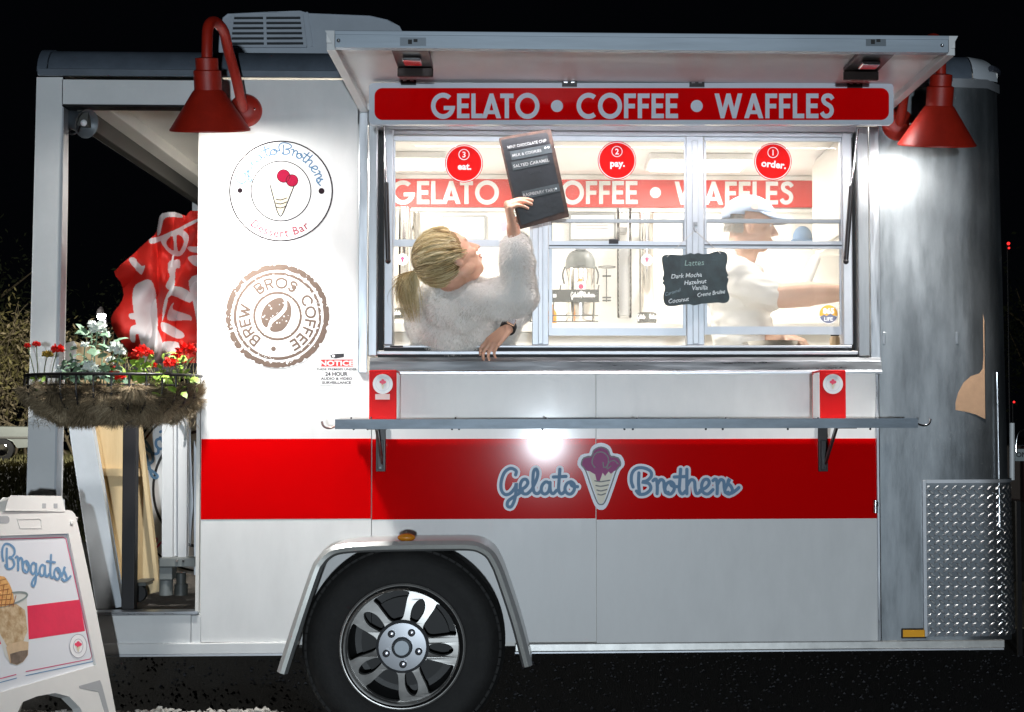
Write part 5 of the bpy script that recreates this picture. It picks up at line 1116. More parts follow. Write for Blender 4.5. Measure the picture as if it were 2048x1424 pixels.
# ---------------------------------------------------------------- menu board in her hand
bn = Vector((.0, -1, 0)); yM = -.262
MBd = thing('menu_board', 'dark slate menu board with brown edges and chalked gelato flavours held up by the woman', 'menu board', W(1068, 355, yM))
q = wall(yM); TLc, TRc, BRc, BLc = (997, 275), (1101, 257), (1139, 433), (1039, 458)
def Bm(u_, v_): return ((TLc[0] * (1 - u_) + TRc[0] * u_) * (1 - v_) + (BLc[0] * (1 - u_) + BRc[0] * u_) * v_, (TLc[1] * (1 - u_) + TRc[1] * u_) * (1 - v_) + (BLc[1] * (1 - u_) + BRc[1] * u_) * v_)
mb = MB(); mb.slab([Bm(*c) for c in ((.02, .006), (.3, .0), (.98, .004), (1, .02), (1, .98), (.985, 1), (.6, .997), (.02, 1), (0, .98), (0, .02))], q, -.010, 0)
mb.build('wooden_edge', mat('burnt_wood_edge', (.022, .011, .008), .6, var=.7, vs=30, col2=(.085, .042, .027), bump=.15, bs=90), MBd, bevel=.002)
mb = MB(); mb.poly([Bm(*c) for c in ((.035, .03), (.90, .035), (.93, .06), (.93, .93), (.05, .965))], q, .0008); mb.build('slate_face', mat('slate_black', (.0065, .008, .011), .45, var=.55, vs=16, bump=.1), MBd)
def strip(v0, v1, u0, u1, name, m, k, fr_=False):
    mb = MB(); mb.slab([Bm(*c) for c in ((u0, v0), (u1, v0), (u1, v1), (u0, v1))], q, k - .001, k); return mb.build(name, m, MBd)
SL1 = mat('slate_strip_black', (.010, .011, .014), .4); SL2 = mat('slate_strip_grey', (.045, .058, .065), .5, var=.3, vs=40)
s1_ = strip(.075, .155, .13, .88, 'flavour_strip', SL1, .0024); s2_ = strip(.168, .265, .15, .94, 'flavour_strip', SL2, .0024); s3_ = strip(.285, .375, .13, .83, 'flavour_strip', mat('slate_strip_mid', (.035, .045, .05), .5, var=.3, vs=40), .0024); s4_ = strip(.615, .70, .20, .93, 'flavour_strip', SL2, .0024)
strip(.40, .445, .42, .66, 'rubbed_patch', SL1, .0016)
for s_, t_, uv, hz in ((s1_, 'MINT CHOCOLATE CHIP', (.50, .137), 6.0), (s2_, 'MILK & COOKIES', (.46, .232), 5.6), (s3_, 'SALTED CARAMEL', (.50, .352), 6.4), (s4_, 'RASPBERRY TART', (.53, .68), 6.0)):
    mb = MB(); x, y = Bm(*uv); text(mb, t_, q, .003, hz, pos=(x, y), rot=10.5, off=.012, jitter=.5, wide=1.02 if len(t_) < 16 else .86); mb.build('chalk_lettering', mat('chalk_white', (.38, .40, .40), .9), s_)
mb = MB(); x, y = Bm(.885, .20); mb.poly(circ(x, y, 2.2, n=10), q, .003); mb.poly(circ(x - 6, y + 1, 2.2, n=10), q, .003); x, y = Bm(.86, .665); mb.poly(circ(x, y, 2.0, n=10), q, .003); mb.build('chalk_dots', CHALK, MBd)

# ---------------------------------------------------------------- the man inside
ym = .72; MA = thing('person', 'man in white shirt and pale cap working inside behind the right window', 'person', W(1480, 700, ym))
hc2 = W(1500, 443, ym); B2 = basis(-6, -6); nb2 = W(1478, 515, ym); shm = W(1478, 556, ym - .15); elm = W(1560, 592, ym - .22); wrm = W(1700, 585, ym - .18); chm = W(1475, 580, ym); pem = W(1485, 800, ym)
mb = MB(); head_shape(mb, hc2, B2, nb2, True)
mb.cap(nb2, chm, .06, .08); mb.cap(chm, pem, .09, .09); mb.cap(chm, shm, .05, .05); mb.cap(shm, elm, .050, .046); mb.cap(elm, W(1620, 588, ym - .20), .050, .050); mb.cap(W(1620, 588, ym - .2), wrm, .048, .030)
hand(mb, wrm, Vector((1, 0, .1)), Vector((0, -.4, 1)), Vector((0, 1, 0)), [(20, 20, 15)] * 4, 1.05)
sh2m = W(1485, 570, ym + .2); el2m = W(1530, 680, ym - .02); wr2m = W(1572, 672, .42); mb.cap(chm, sh2m, .05, .05); mb.cap(sh2m, el2m, .048, .042); mb.cap(el2m, wr2m, .040, .027)
hand(mb, wr2m, Vector((.5, -.45, -.25)), Vector((.2, -.3, .9)), Vector((-.5, -.6, 0)), [(30, 35, 20)] * 4, .9)
sk = fuse(mb, .0048, 3, .5); add_mesh(sk, 'body', SKIN2, MA)
f2, r2_, u2 = B2; P2 = lambda a, b, d: hc2 + f2 * a + r2_ * b + u2 * d
mb = MB(); mb.ell(P2(.078, .030, -.012), .008, None, 12, 8); mb.build('eye', STICK, MA, smooth=60)
mb = MB(); mb.tube([P2(.080, .020, .006), P2(.080, .034, .009), P2(.070, .044, .004)], .003, 6); mb.build('eyebrow', mat('grey_brow', (.35, .30, .26), .8), MA)
mb = MB(); mb.cap(shm, W(1532, 588, ym - .2), .075, .073, 22); mb.ell(shm, .082); mb.ell(chm + Vector((.0, 0, -.02)), (.13, .17, .15)); mb.ell(W(1485, 660, ym), (.125, .16, .2)); mb.ell(W(1490, 760, ym), (.13, .16, .2)); mb.cap(sh2m, W(1510, 625, ym + .08), .075, .07, 20); mb.cap(nb2 + Vector((-.01, 0, -.015)), chm, .07, .10, 22)
st = fuse(mb, .010, 5); displace(st, .017, 9, (1, 1, 2.4)); add_mesh(st, 'shirt', mat('white_shirt', (.78, .77, .74), .85), MA)
mb = MB(); ee = MB(); ee.ell(hc2 + u2 * .014 - f2 * .006, (.108, .088, .090), B2, 32, 20); 
kf = []
for fc in ee.f:
    c_ = sum((Vector(ee.v[i]) for i in fc), Vector()) / len(fc) - hc2
    if c_.dot(u2) > .022 - .10 * min(0, c_.dot(f2)) * -.4 - .012 * (c_.dot(f2) < -.05): kf.append(fc)
ee.f = kf; ee.m = [0] * len(kf); CAPW = mat('cap_pale_blue', (.40, .48, .62), .8, var=.08, vs=18); cp = ee.build('cap', CAPW, MA, smooth=60)
sd = cp.modifiers.new('s', 'SOLIDIFY'); sd.thickness = .004
mb = MB(); n_ = 14; top = []
for i in range(n_ + 1):
    a = R(-78 + 156 * i / n_); top.append((P2(.006 + .098 * math.cos(a) * 1.0, .085 * math.sin(a), .030), P2(.075 + .100 * math.cos(a), .076 * math.sin(a), .012 - .02 * abs(math.sin(a)) + .012)))
mb.v = [tuple(v) for ab in top for v in ab]; mb.f = [(2 * i, 2 * i + 1, 2 * i + 3, 2 * i + 2) for i in range(n_)]; mb.m = [0] * n_; br_ = mb.build('cap_brim', CAPW, cp, smooth=60); sd = br_.modifiers.new('s', 'SOLIDIFY'); sd.thickness = .005
mb = MB(); mb.lathe([(.016, 0), (.016, .002)], P2(.01, .088, .05), r2_ * .9 + u2 * .3, 20); mb.build('cap_badge', mat('badge_beige', (.60, .50, .47), .7), cp)
it = []
rr = random.Random(8)
for k_ in range(900):
    a = rr.uniform(-.105, -.028); d_ = rr.uniform(-.05, .018); sgn = 1; b_ = .078 * math.sqrt(max(0, 1 - (a / .108) ** 2)) * rr.uniform(.85, 1.02)
    s_ = P2(a + .004, b_, d_); it.append(([s_, s_ + (-f2 * .5 - u2 + r2_ * .4) * .006, s_ + (-f2 * .5 - u2 * 1.2 + r2_ * .2) * .012], .0009, rr.random()))
strand_mesh('short_grey_hair', it, tonemat('grey_hair', [(.35, .33, .30), (.62, .60, .56)], .6), MA)
# ================================================================ THINGS IN THE PORCH
def bez_noise(a, s): return noise.noise(Vector((a * s, 3.3, 1.7)))
# bundled red banner: a folded cloth sheet, cells cut to its outline
def inpoly(x, y, P):
    c = False; j = len(P) - 1
    for i in range(len(P)):
        if (P[i][1] > y) != (P[j][1] > y) and x < (P[j][0] - P[i][0]) * (y - P[i][1]) / (P[j][1] - P[i][1]) + P[i][0]: c = not c
        j = i
    return c
def S(pts, n=4, closed=True): return [tuple(v.to_2d()) for v in cr([Vector((*p_, 0)) for p_ in pts], n, closed)]
out = [(325, 427), (318, 440), (314, 463), (300, 478), (262, 512), (229, 543), (240, 562), (248, 590), (238, 612), (222, 636), (232, 668), (256, 700), (268, 724), (404, 724), (404, 432), (372, 432), (350, 425)]
white = [S([(325, 427), (318, 440), (315, 470), (322, 466), (328, 440), (340, 434), (362, 436), (366, 432), (350, 425)], 2),
 [(268, 577), (285, 562), (302, 560), (312, 590), (316, 640), (312, 680), (318, 724), (290, 724), (280, 680), (266, 620)],
 [(312, 655), (326, 690), (332, 724), (316, 724), (310, 690)], [(376, 562), (404, 562), (404, 724), (392, 724), (395, 660), (388, 610)],
 [(257, 521), (267, 515), (284, 532), (291, 531), (286, 546), (280, 547)], [(338, 522), (360, 520), (360, 537), (352, 539), (349, 570), (340, 580), (332, 572), (340, 554), (335, 540)],
 [(334, 640), (340, 612), (348, 604), (346, 618), (380, 630), (384, 640), (372, 640)], [(324, 645), (332, 616), (342, 590), (380, 606), (384, 588), (350, 572), (330, 600)],
 [(324, 644), (364, 663), (368, 675), (352, 677), (325, 662)], [(326, 684), (358, 686), (366, 702), (350, 712), (330, 712)], [(262, 654), (280, 651), (284, 668), (272, 668), (270, 684), (260, 678)], [(258, 628), (276, 628), (276, 639), (260, 638)],
 [(300, 477), (322, 472), (364, 452), (396, 438), (396, 444), (364, 460), (326, 480), (302, 488)],
 [(376, 515), (392, 510), (404, 514), (404, 532), (388, 530)], [(378, 493), (404, 494), (404, 506), (380, 502)]]
e_out = S([(322, 478), (340, 464), (360, 458), (376, 470), (376, 486), (366, 508), (348, 511), (332, 498)], 3); e_in1 = S([(334, 482), (345, 472), (347, 500), (336, 492)], 3); e_in2 = S([(353, 470), (366, 476), (366, 490), (356, 502)], 3)
WS = [white[0]] + [S(p_, 3) for p_ in white[1:]]
FY0 = .42; NX, NZ = 210, 340; x0_, x1_, y0_, y1_ = 218, 404, 422, 726
def fold(px, py):
    a = .045 * abs(math.sin((px * .9 + py * .35) * .045 + 1.4 * noise.noise(Vector((px * .012, py * .012, 0))))) + .028 * math.sin((px * .5 - py * .8) * .06) + .030 * noise.noise(Vector((px * .02, py * .02, 5)))
    a += .03 * max(0, 1 - abs((px - 330) + (py - 560) * .15) / 22) - .022 * math.exp(-((px - 318 - (py - 600) * .05) / 7) ** 2) + .02 * math.exp(-((px - 352 + (py - 560) * .45) / 9) ** 2)
    return FY0 - a * 1.5
mb = MB(); idx = {}
grid = [[(x0_ + (x1_ - x0_) * i / NX, y0_ + (y1_ - y0_) * j / NZ) for i in range(NX + 1)] for j in range(NZ + 1)]
def vid(j, i):
    if (j, i) not in idx: px, py = grid[j][i]; idx[(j, i)] = len(mb.v); mb.v.append(tuple(W(px, py, fold(px, py))))
    return idx[(j, i)]
so = S(out, 2)
for j in range(NZ):
    for i in range(NX):
        cx = (grid[j][i][0] + grid[j][i + 1][0]) / 2; cy = (grid[j][i][1] + grid[j + 1][i][1]) / 2
        if not inpoly(cx, cy, so): continue
        wh_ = any(inpoly(cx, cy, P_) for P_ in WS) or (inpoly(cx, cy, e_out) and not inpoly(cx, cy, e_in1) and not inpoly(cx, cy, e_in2))
        mb.f.append((vid(j, i), vid(j + 1, i), vid(j + 1, i + 1), vid(j, i + 1))); mb.m.append(1 if wh_ else 0)
T = thing('folded_banner', 'crumpled red cloth banner with white letters bundled in the porch opening', 'banner', W(330, 724, FY0))
o = mb.build('banner_cloth', [mat('banner_cloth_red', (.66, .018, .010), .65, bump=.15, bs=350), mat('banner_cloth_white', (.74, .68, .68), .7, bump=.15, bs=350)], T, smooth=70)
sd = o.modifiers.new('s', 'SOLIDIFY'); sd.thickness = .002; sd.offset = 1
mb = MB(); mb.tube([W(322, 700, FY0 + .03), W(330, 640, FY0 + .03), W(338, 560, FY0 - .01), W(352, 480, FY0 + .02), W(392, 446, FY0 + .02)], .004, 6); mb.tube(cr([W(384, 436, FY0 - .04), W(388, 444, FY0 - .06), W(396, 448, FY0 - .06), W(384, 452, FY0 - .05), W(392, 456, FY0 - .05)], 4), .003, 6); mb.build('tied_cord', STICK, T)
mb = MB()   # low ledge the banner stands on
LG = thing('porch_counter', 'dark low ledge board across the back of the porch', 'ledge', W(300, 735, .35))
mb.bx(112, 726, 398, 745, .33, .36); mb.box(W(112, 730, .36).x, W(398, 730, .36).x, .3605, .60, W(300, 745, .36).z, W(300, 730, .36).z); mb.build('ledge_board', mat('ledge_dark', (.045, .042, .045), .6, var=.2), LG)
T = thing('leaning_plank', 'white painted board leaning in the porch in front of the plywood', 'board', W(215, 1222, .14)); q = wall(.14)
mb = MB(); mb.slab([(128, 780), (170, 780), (243, 1212), (194, 1222)], q, -.04, 0); mb.build('board', mat('board_white_blue', (.62, .66, .70), .5, var=.06, vs=8), T, bevel=.003)
PLY = mat('plywood', (.62, .46, .25), .6, var=.22, vs=6, bump=.08, bs=60, stretch=(3, 1, .5), col2=(.70, .55, .33))
T = thing('plywood_lid', 'leaning plywood lid with a raised cross batten between white board and black post', 'plywood panel', W(290, 1185, .34)); q = wall(.30)
mb = MB(); mb.slab([(168, 760), (268, 760), (318, 1182), (262, 1196), (250, 1190)], q, -.02, 0); mb.build('panel', PLY, T, bevel=.002)
mb = MB(); mb.slab([(196, 938), (282, 938), (284, 952), (200, 952)], q, .0008, .018); mb.build('cross_batten', PLY, T, bevel=.002)
mb = MB(); mb.slab([(160, 760), (172, 760), (240, 1175), (236, 1180)], q, .0008, .05); mb.build('side_batten', PLY, T, bevel=.002)
mb = MB(); mb.slab([(262, 760), (270, 760), (319, 1180), (312, 1184)], q, .0008, .03); mb.build('side_batten', PLY, T, bevel=.002)
mb = MB(); mb.slab([(258, 1176), (318, 1160), (319, 1180), (260, 1198)], q, .0308, .045); mb.build('foot_batten', PLY, T, bevel=.002)
T = thing('plywood_lid', 'plywood corner with a white painted end rising behind the white flowers', 'plywood panel', W(160, 728, .28)); q = wall(.29)
mb = MB(); mb.slab([(118, 690), (146, 682), (152, 690), (150, 730), (118, 730)], q, -.02, 0); mb.build('white_end', WHITE2, T)
mb = MB(); mb.slab([(146, 682), (218, 706), (224, 730), (153, 730), (153, 690)], wall(.30), -.02, 0); mb.build('panel', PLY, T)
T = thing('black_post', 'square black steel post standing in front of the leaning boards', 'post', W(256, 1222, .10))
mb = MB(); mb.bx(244, 780, 270, 1222, .085, .13); mb.build('post', mat('post_black', (.012, .010, .012), .5), T, bevel=.003)
T = thing('caster_cart', 'low dolly with a dark caster wheel beside the foot of the black post', 'cart', W(280, 1195, .2)); 
mb = MB(); mb.lathe([(.03, -.012), (.033, -.008), (.033, .008), (.03, .012)], W(276, 1186, .18), (0, 1, 0), 24); mb.build('caster_wheel', BLACK, T, smooth=40)
mb = MB(); mb.bx(262, 1165, 292, 1172, .16, .30); mb.build('deck', DGREY, T)
# round sign leaning behind
yC = .62; q = wall(yC); T = thing('round_sign', 'large round white sign with black rings leaning in shade behind the tent poles', 'sign', W(350, 1150, yC))
mb = MB(); mb.slab(circ(402, 978, 148, 172, n=60), q, -.012, 0); mb.build('sign_disc', STICK, T)
mb = MB(); mb.poly(circ(402, 978, 143, 166, n=60), q, .001, [circ(402, 978, 139, 162, n=60)]); mb.poly(circ(402, 978, 98, 118, n=60), q, .001, [circ(402, 978, 93, 112, n=60)]); mb.build('sign_rings', INK, T)
mb = MB(); script(mb, 'Gelato', 0, 130, 0, .24, 5.5, q, .0016, arc=(402, 978, 112, 172)); mb.build('script_lettering', BLUEINK, T)
mb = MB(); text(mb, 'Dessert', q, .0016, 30, arc=(402, 978, 150, 218, -1)); mb.build('lettering', PINKINK, T)
# folded canopy
T = thing('folded_canopy_frame', 'bundle of white folded canopy poles in grey plastic feet at the right of the porch', 'canopy frame', W(355, 1190, .35))
POLE = mat('pole_white', (.66, .67, .68), .4)
for a, b, y in ((324, 344, .25), (346, 355, .28), (356, 372, .24)):
    mb = MB(); mb.slab([(a + 1, 780), (b + (1 if a < 350 else 2), 780), (b, 1117), (a, 1117)], wall(y), -.03, 0); mb.build('pole', POLE, T, bevel=.003)
for pts, y in (([(374, 850), (380, 860), (386, 1010), (380, 1090), (375, 1000)], .30), ([(388, 880), (393, 900), (393, 1150), (388, 1150)], .26)):
    mb = MB(); mb.slab(pts, wall(y), -.015, 0); mb.build('scissor_bar', ALUV, T, bevel=.001)
mb = MB(); mb.bx(318, 1116, 390, 1134, .20, .29); mb.bx(318, 1134.5, 344, 1160, .21, .28); mb.build('foot_bracket', mat('foot_grey', (.20, .215, .21), .5), T, bevel=.003)
mb = MB(); c = W(332, 1190, .24); mb.cyl(c, c + Vector((0, 0, .055)), .024, n=20); mb.build('foot_tube', bpy.data.materials['foot_grey'], T, smooth=40)
mb = MB(); c = W(362, 1190, .26); mb.cyl(c, c + Vector((0, 0, .04)), .024, n=20); mb.cyl(c + Vector((0, 0, .04)), c + Vector((0, 0, .08)), .018, n=20); mb.build('foot_tube', DGREY, T, smooth=40)
mb = MB(); [mb.lathe([(.006, 0), (.004, .004)], W(px, 1122, .199), (0, -1, 0), 10) for px in (354, 367)]; mb.build('bracket_bolt', CHROME, T)
mb = MB(); mb.tube(cr([W(362, 830, .22), W(372, 850, .22), W(370, 880, .23)], 4), .005, 6); mb.build('pull_strap', GREYPL, T)
# ================================================================ PLANTER
PC = W(213, 745, -.13); hw = .292; dpth = .25
PT = thing('hayrack_planter', 'black wire hayrack planter with shaggy brown liner hung on the porch side', 'planter', (PC.x, -.02, PC.z - .1))
def rim_pt(a, k=1.0, z=0.0): return Vector((PC.x + hw * k * math.cos(a), -.02 - dpth * k * math.sin(a) ** .8 if math.sin(a) > 0 else -.02, PC.z + z))
zr_ = W(216, 748, -.25).z - PC.z
mb = MB(); mb.tube([rim_pt(math.pi * i / 30, 1, zr_) for i in range(31)], .0055, 8); mb.tube([rim_pt(0, 1, zr_), rim_pt(math.pi, 1, zr_)], .0055, 8); mb.build('top_rail', BLKM, PT, smooth=60)
mb = MB(); mb.tube([rim_pt(math.pi * i / 30, .99, zr_ - .035) for i in range(31)], .0035, 8); mb.build('second_rail', BLKM, PT, smooth=60)
for i in range(1, 16):
    a = math.pi * i / 16
    mb = MB(); mb.tube(cr([rim_pt(a, 1, zr_), rim_pt(a, 1.0, zr_ - .06), rim_pt(a, .90, zr_ - .11), rim_pt(a, .5, zr_ - .155), rim_pt(a, .05, zr_ - .16)], 4), .0042, 6); mb.build('wire_rib', BLKM, PT, smooth=60)
mb = MB(); n_ = 36; m_ = 9
for j in range(m_ + 1):
    tq = j / m_; kk = 1.0 * math.cos(tq * 1.35) ** .6 if j else .97; zz = zr_ - .040 - .105 * math.sin(tq * 1.4)
    for i in range(n_ + 1):
        a = math.pi * i / n_; b_ = 1 + .10 * noise.noise(Vector((i * .45, j * .5, 0))); mb.v.append(tuple(rim_pt(a, kk * .96 * b_, zz + .020 * noise.noise(Vector((i * .35, 2, 0))))))
mb.f = [(j * (n_ + 1) + i, (j + 1) * (n_ + 1) + i, (j + 1) * (n_ + 1) + i + 1, j * (n_ + 1) + i + 1) for j in range(m_) for i in range(n_)]; mb.m = [0] * len(mb.f)
MOSS = tonemat('coco_fibre', [(.07, .05, .028), (.30, .225, .13), (.66, .54, .37)], .8)
ln_ = mb.build('fibre_liner', mat('liner_brown', (.055, .040, .024), .95, var=.4, vs=30), PT, smooth=70)
bm = bmesh.new(); bm.from_mesh(ln_.data); bmesh.ops.triangulate(bm, faces=bm.faces)
for v in bm.verts: pass
bm.normal_update(); fm = bpy.data.meshes.new('fm'); bm.to_mesh(fm); bm.free()
ctr = Vector((PC.x, .1, PC.z))
if sum((t.normal.dot(Vector(t.center) - ctr) for t in fm.polygons)) < 0: fm.flip_normals()
fur(fm, 19000, .040, .0008, MOSS, 'shaggy_fibres', ln_, .45, 9, None, lambda p_: Vector((noise.noise(p_ * 13) * 3.2, -.1, noise.noise(p_ * 13 + Vector((5, 5, 5))) * 2.4)), kind='stuff')
# hanging wisps below
rr = random.Random(31); items = []
for k_ in range(500):
    c = W(rr.uniform(60, 392), rr.uniform(815, 850), rr.uniform(-.22, -.05)); d_ = Vector((rr.uniform(-.6, .6), rr.uniform(-.5, .2), rr.uniform(-1, .1))) * rr.uniform(.01, .04)
    items.append((cr([c, c + d_ * .5 + Vector((rr.uniform(-.008, .008), 0, 0)), c + d_], 3), .0006, rr.random()))
strand_mesh('loose_fibres', items, MOSS, ln_)['kind'] = 'stuff'
# flowers
PETR = mat('petal_red', (.72, .02, .012), .5, var=.25, vs=60); PETW = mat('petal_white', (.66, .70, .66), .6, var=.06); PETO = mat('petal_olive', (.30, .20, .03), .6, var=.3, vs=60)
LEAFA = mat('leaf_pale', (.16, .26, .17), .55, var=.25, vs=25); LEAFB = mat('leaf_fresh', (.20, .32, .045), .5, var=.3, vs=25); STEM = mat('stem_green', (.12, .15, .06), .6)
def petal(mb, c, d, w_, L, up, curl=.3):
    d = d.normalized(); s_ = d.cross(up); s_ = s_.normalized() if s_.length > 1e-5 else d.orthogonal().normalized(); n_ = s_.cross(d)
    P_ = [c - s_ * w_ * .2, c + s_ * w_ * .2, c + d * L * .55 + s_ * w_ * .5 + n_ * L * curl * .3, c + d * L + s_ * w_ * .2 + n_ * L * curl, c + d * L - s_ * w_ * .2 + n_ * L * curl, c + d * L * .55 - s_ * w_ * .5 + n_ * L * curl * .3]
    mb.add(P_, [(0, 1, 2, 5), (5, 2, 3, 4)])
def pom(c, r_, m, par, n=70, seed=0, flat=.6, name='flower'):
    rr = random.Random(seed); mb = MB()
    for i in range(n):
        u_ = rr.uniform(-.45, 1); a = rr.uniform(0, 6.283); s_ = math.sqrt(1 - min(1, u_ * u_)); d = Vector((s_ * math.cos(a), -abs(u_) * .5 + s_ * math.sin(a) * .6, u_ * flat + s_ * .1 * math.sin(a * 2))).normalized()
        petal(mb, c + d * r_ * .25, (d + Vector((rr.uniform(-.2, .2),) * 3)).normalized(), r_ * .42, r_ * rr.uniform(.6, .85), Vector((rr.uniform(-1, 1), rr.uniform(-1, 1), rr.uniform(-1, 1))), rr.uniform(-.2, .45))
    mb.ell(c, r_ * .45, None, 8, 6); return mb.build(name, m, par, smooth=60)
def stem(mb, a, b, r_=.0016, bow=.015): m_ = (a + b) / 2 + Vector((rnd.uniform(-bow, bow), -abs(rnd.uniform(0, bow)), 0)); mb.tube(cr([a, m_, b], 5), r_, 5)
RP = thing('red_flowers', 'red pompom flowers with fresh green leaves spread across the wire planter', 'flowers', W(300, 790, -.12))
sm_ = MB()
for i, (px, py, r_, m, base) in enumerate(((115, 699, 13, PETR, (100, 790)), (55, 692, 7, PETR, (75, 790)), (73, 689, 8, PETR, (78, 790)), (95, 710, 11, PETO, (100, 790)), (282, 706, 17, PETR, (290, 790)), (298, 707, 9, PETR, (290, 790)), (342, 727, 15, PETR, (335, 800)), (372, 700, 20, PETR, (350, 800)), (308, 731, 7, PETR, (300, 790)), (232, 742, 12, PETR, (215, 800)), (241, 756, 12, PETR, (218, 800)), (352, 712, 10, PETR, (340, 800)))):
    y = -.17 + .05 * math.sin(i * 2.3); c = W(px, py, y); pom(c, r_ / 590, m, RP, 80, i, name='flower'); stem(sm_, c, W(base[0], base[1], -.12))
sm_.build('stems', STEM, RP)['kind'] = 'stuff'
WP = thing('white_flowers', 'white ruffled flowers with pale dusty green leaves left of centre in the planter', 'flowers', W(200, 790, -.12)); sm_ = MB()
for i, (px, py, r_, base) in enumerate(((196, 656, 17, (195, 790)), (184, 650, 10, (195, 790)), (231, 697, 16, (215, 790)), (181, 736, 17, (185, 800)), (125, 741, 14, (140, 800)), (222, 722, 11, (210, 790)), (240, 704, 11, (215, 790)), (170, 690, 9, (175, 790)), (210, 668, 10, (200, 790)), (150, 728, 10, (160, 790)), (196, 748, 10, (195, 800)))):
    y = -.15 + .05 * math.sin(i * 1.7); c = W(px, py, y); pom(c, r_ / 590, PETW, WP, 46, 40 + i, .9, name='flower'); stem(sm_, c, W(base[0], base[1], -.12), .0022)
sm_.build('stems', LEAFA, WP)['kind'] = 'stuff'
def leaves(par, m, n, x0, x1, y0, y1, L, seed):
    rr = random.Random(seed); mb = MB()
    for i in range(n):
        c = W(rr.uniform(x0, x1), y0 + (y1 - y0) * rr.random() ** .7, rr.uniform(-.22, -.06)); d = Vector((rr.uniform(-1, 1), rr.uniform(-1, .2), rr.uniform(-.5, .8))).normalized(); l_ = L * rr.uniform(.6, 1.3); s_ = d.cross(Vector((rr.uniform(-1, 1), rr.uniform(-1, 1), 1))).normalized(); n_ = s_.cross(d); w_ = l_ * .30
        mb.add([c, c + d * l_ * .35 + s_ * w_, c + d * l_ * .4 + n_ * w_ * .4, c + d * l_ * .35 - s_ * w_, c + d * l_ * .75 + s_ * w_ * .7 - n_ * .004, c + d * l_ * .75 - s_ * w_ * .7 - n_ * .004, c + d * l_ - n_ * .012], [(0, 1, 2), (0, 2, 3), (1, 4, 2), (2, 5, 3), (4, 6, 2), (2, 6, 5)])
    mb.build('leaves', m, par, smooth=60)['kind'] = 'stuff'
leaves(WP, LEAFA, 75, 130, 240, 690, 775, .040, 5); leaves(WP, LEAFA, 16, 165, 232, 662, 700, .045, 8); leaves(RP, LEAFB, 95, 232, 385, 705, 790, .042, 6); leaves(RP, LEAFB, 20, 60, 130, 745, 790, .03, 7)
rr = random.Random(77); items = []
for k_ in range(60): c = W(rr.uniform(230, 392), rr.uniform(740, 800), -.12); d_ = Vector((rr.uniform(-.5, .5), rr.uniform(-.3, .1), 1)) * rr.uniform(.04, .10); items.append((cr([c, c + d_ * .5 + Vector((rr.uniform(-.01, .01), 0, 0)), c + d_], 4), .0008, rr.random()))
strand_mesh('dry_blades', items, tonemat('dry_blade', [(.25, .22, .10), (.5, .42, .22)], .7), RP)['kind'] = 'stuff'

# ================================================================ A-FRAME SIGN
an = R(69); rdir = Vector((math.cos(an), math.sin(an), 0)); nh = Vector((math.sin(an), -math.cos(an), 0)); ln_a = R(13)
nrm = (nh * math.cos(ln_a) + Vector((0, 0, math.sin(ln_a)))).normalized(); TRc_ = W(150, 1022, -.34)
AF = thing('sidewalk_sign', 'white plastic A-frame sidewalk sign advertising Brogatos at the lower left corner', 'sidewalk sign', (TRc_.x - .1, TRc_.y - .25, 0))
q = onplane(TRc_, nrm); PLAS = mat('sign_plastic', (.70, .69, .66), .45, bump=.12, bs=500, var=.03)
mb = MB()
hole = [(0 - 90, 1075), (137, 1067), (192, 1330), (-70, 1405)]
mb.slab([(-110, 1026), (136, 1020), (144, 1022), (150, 1028), (156, 1050), (184, 1180), (206, 1290), (246, 1500), (190, 1500), (176, 1450), (160, 1415), (138, 1393), (110, 1386), (75, 1392), (45, 1404), (28, 1440), (20, 1490), (-30, 1510), (-60, 1480), (-110, 1480)], q, -.03, 0, [hole])
mb.build('front_frame', PLAS, AF, bevel=.004)
mb = MB(); mb.slab([(-95, 1070), (142, 1062), (196, 1334), (-75, 1410)], q, -.02, -.0085); mb.build('insert_backing', mat('backing_blue_white', (.60, .64, .70), .4), AF)
mb = MB(); mb.slab([(8, 1022), (14, 1000), (22, 993), (122, 994), (127, 1001), (129, 1021)], q, -.028, .002); mb.build('top_hinge_block', PLAS, AF, bevel=.004)
mb = MB(); [mb.slab([(x, 1007), (x + 7, 1007), (x + 7, 1016), (x, 1016)], q, .0021, .003) for x in (85, 108)]; mb.slab(rrect(-20, 1032, 19, 1047, 6), q, .0001, .0006); mb.build('moulded_recess_shade', mat('recess_shade_grey', (.35, .36, .37), .5), AF)  # raised grey patches paint the shade of moulded hollows
mb = MB(); mb.slab([(34, 1037), (80, 1036), (84, 1040), (85, 1057), (40, 1057)], q, .0001, .0015, [[(36, 1039), (79, 1038), (82, 1041), (83, 1055), (42, 1055)]]); mb.lathe([(.008, 0), (.008, .003), (.004, .004)], q(143, 1045, .0001), nrm, 16); mb.build('moulded_plate', PLAS, AF)
mb = MB(); mb.slab([(158, 1372), (200, 1360), (204, 1370), (222, 1440), (214, 1440), (197, 1384), (160, 1376)], q, .0001, .0008); mb.build('leg_recess_shade', bpy.data.materials['recess_shade_grey'], AF)  # grey strip paints the shade of the hollow in the leg
# rear leg frame
off = -nh * .30
mb = MB(); 
for a, b in (((140, 1030), (215, 1490)), ((-100, 1035), (-60, 1490))):
    A = q(*a, -.05); B_ = q(*b, -.02) - nh * .42; B_.z = 0.004; mb.bar(A, B_, .05, .025, rdir)
mb.build('rear_frame', PLAS, AF, bevel=.003)
mb = MB(); A = q(30, 1405, -.05); B_ = Vector((A.x - .22, A.y + .10, .004)); 
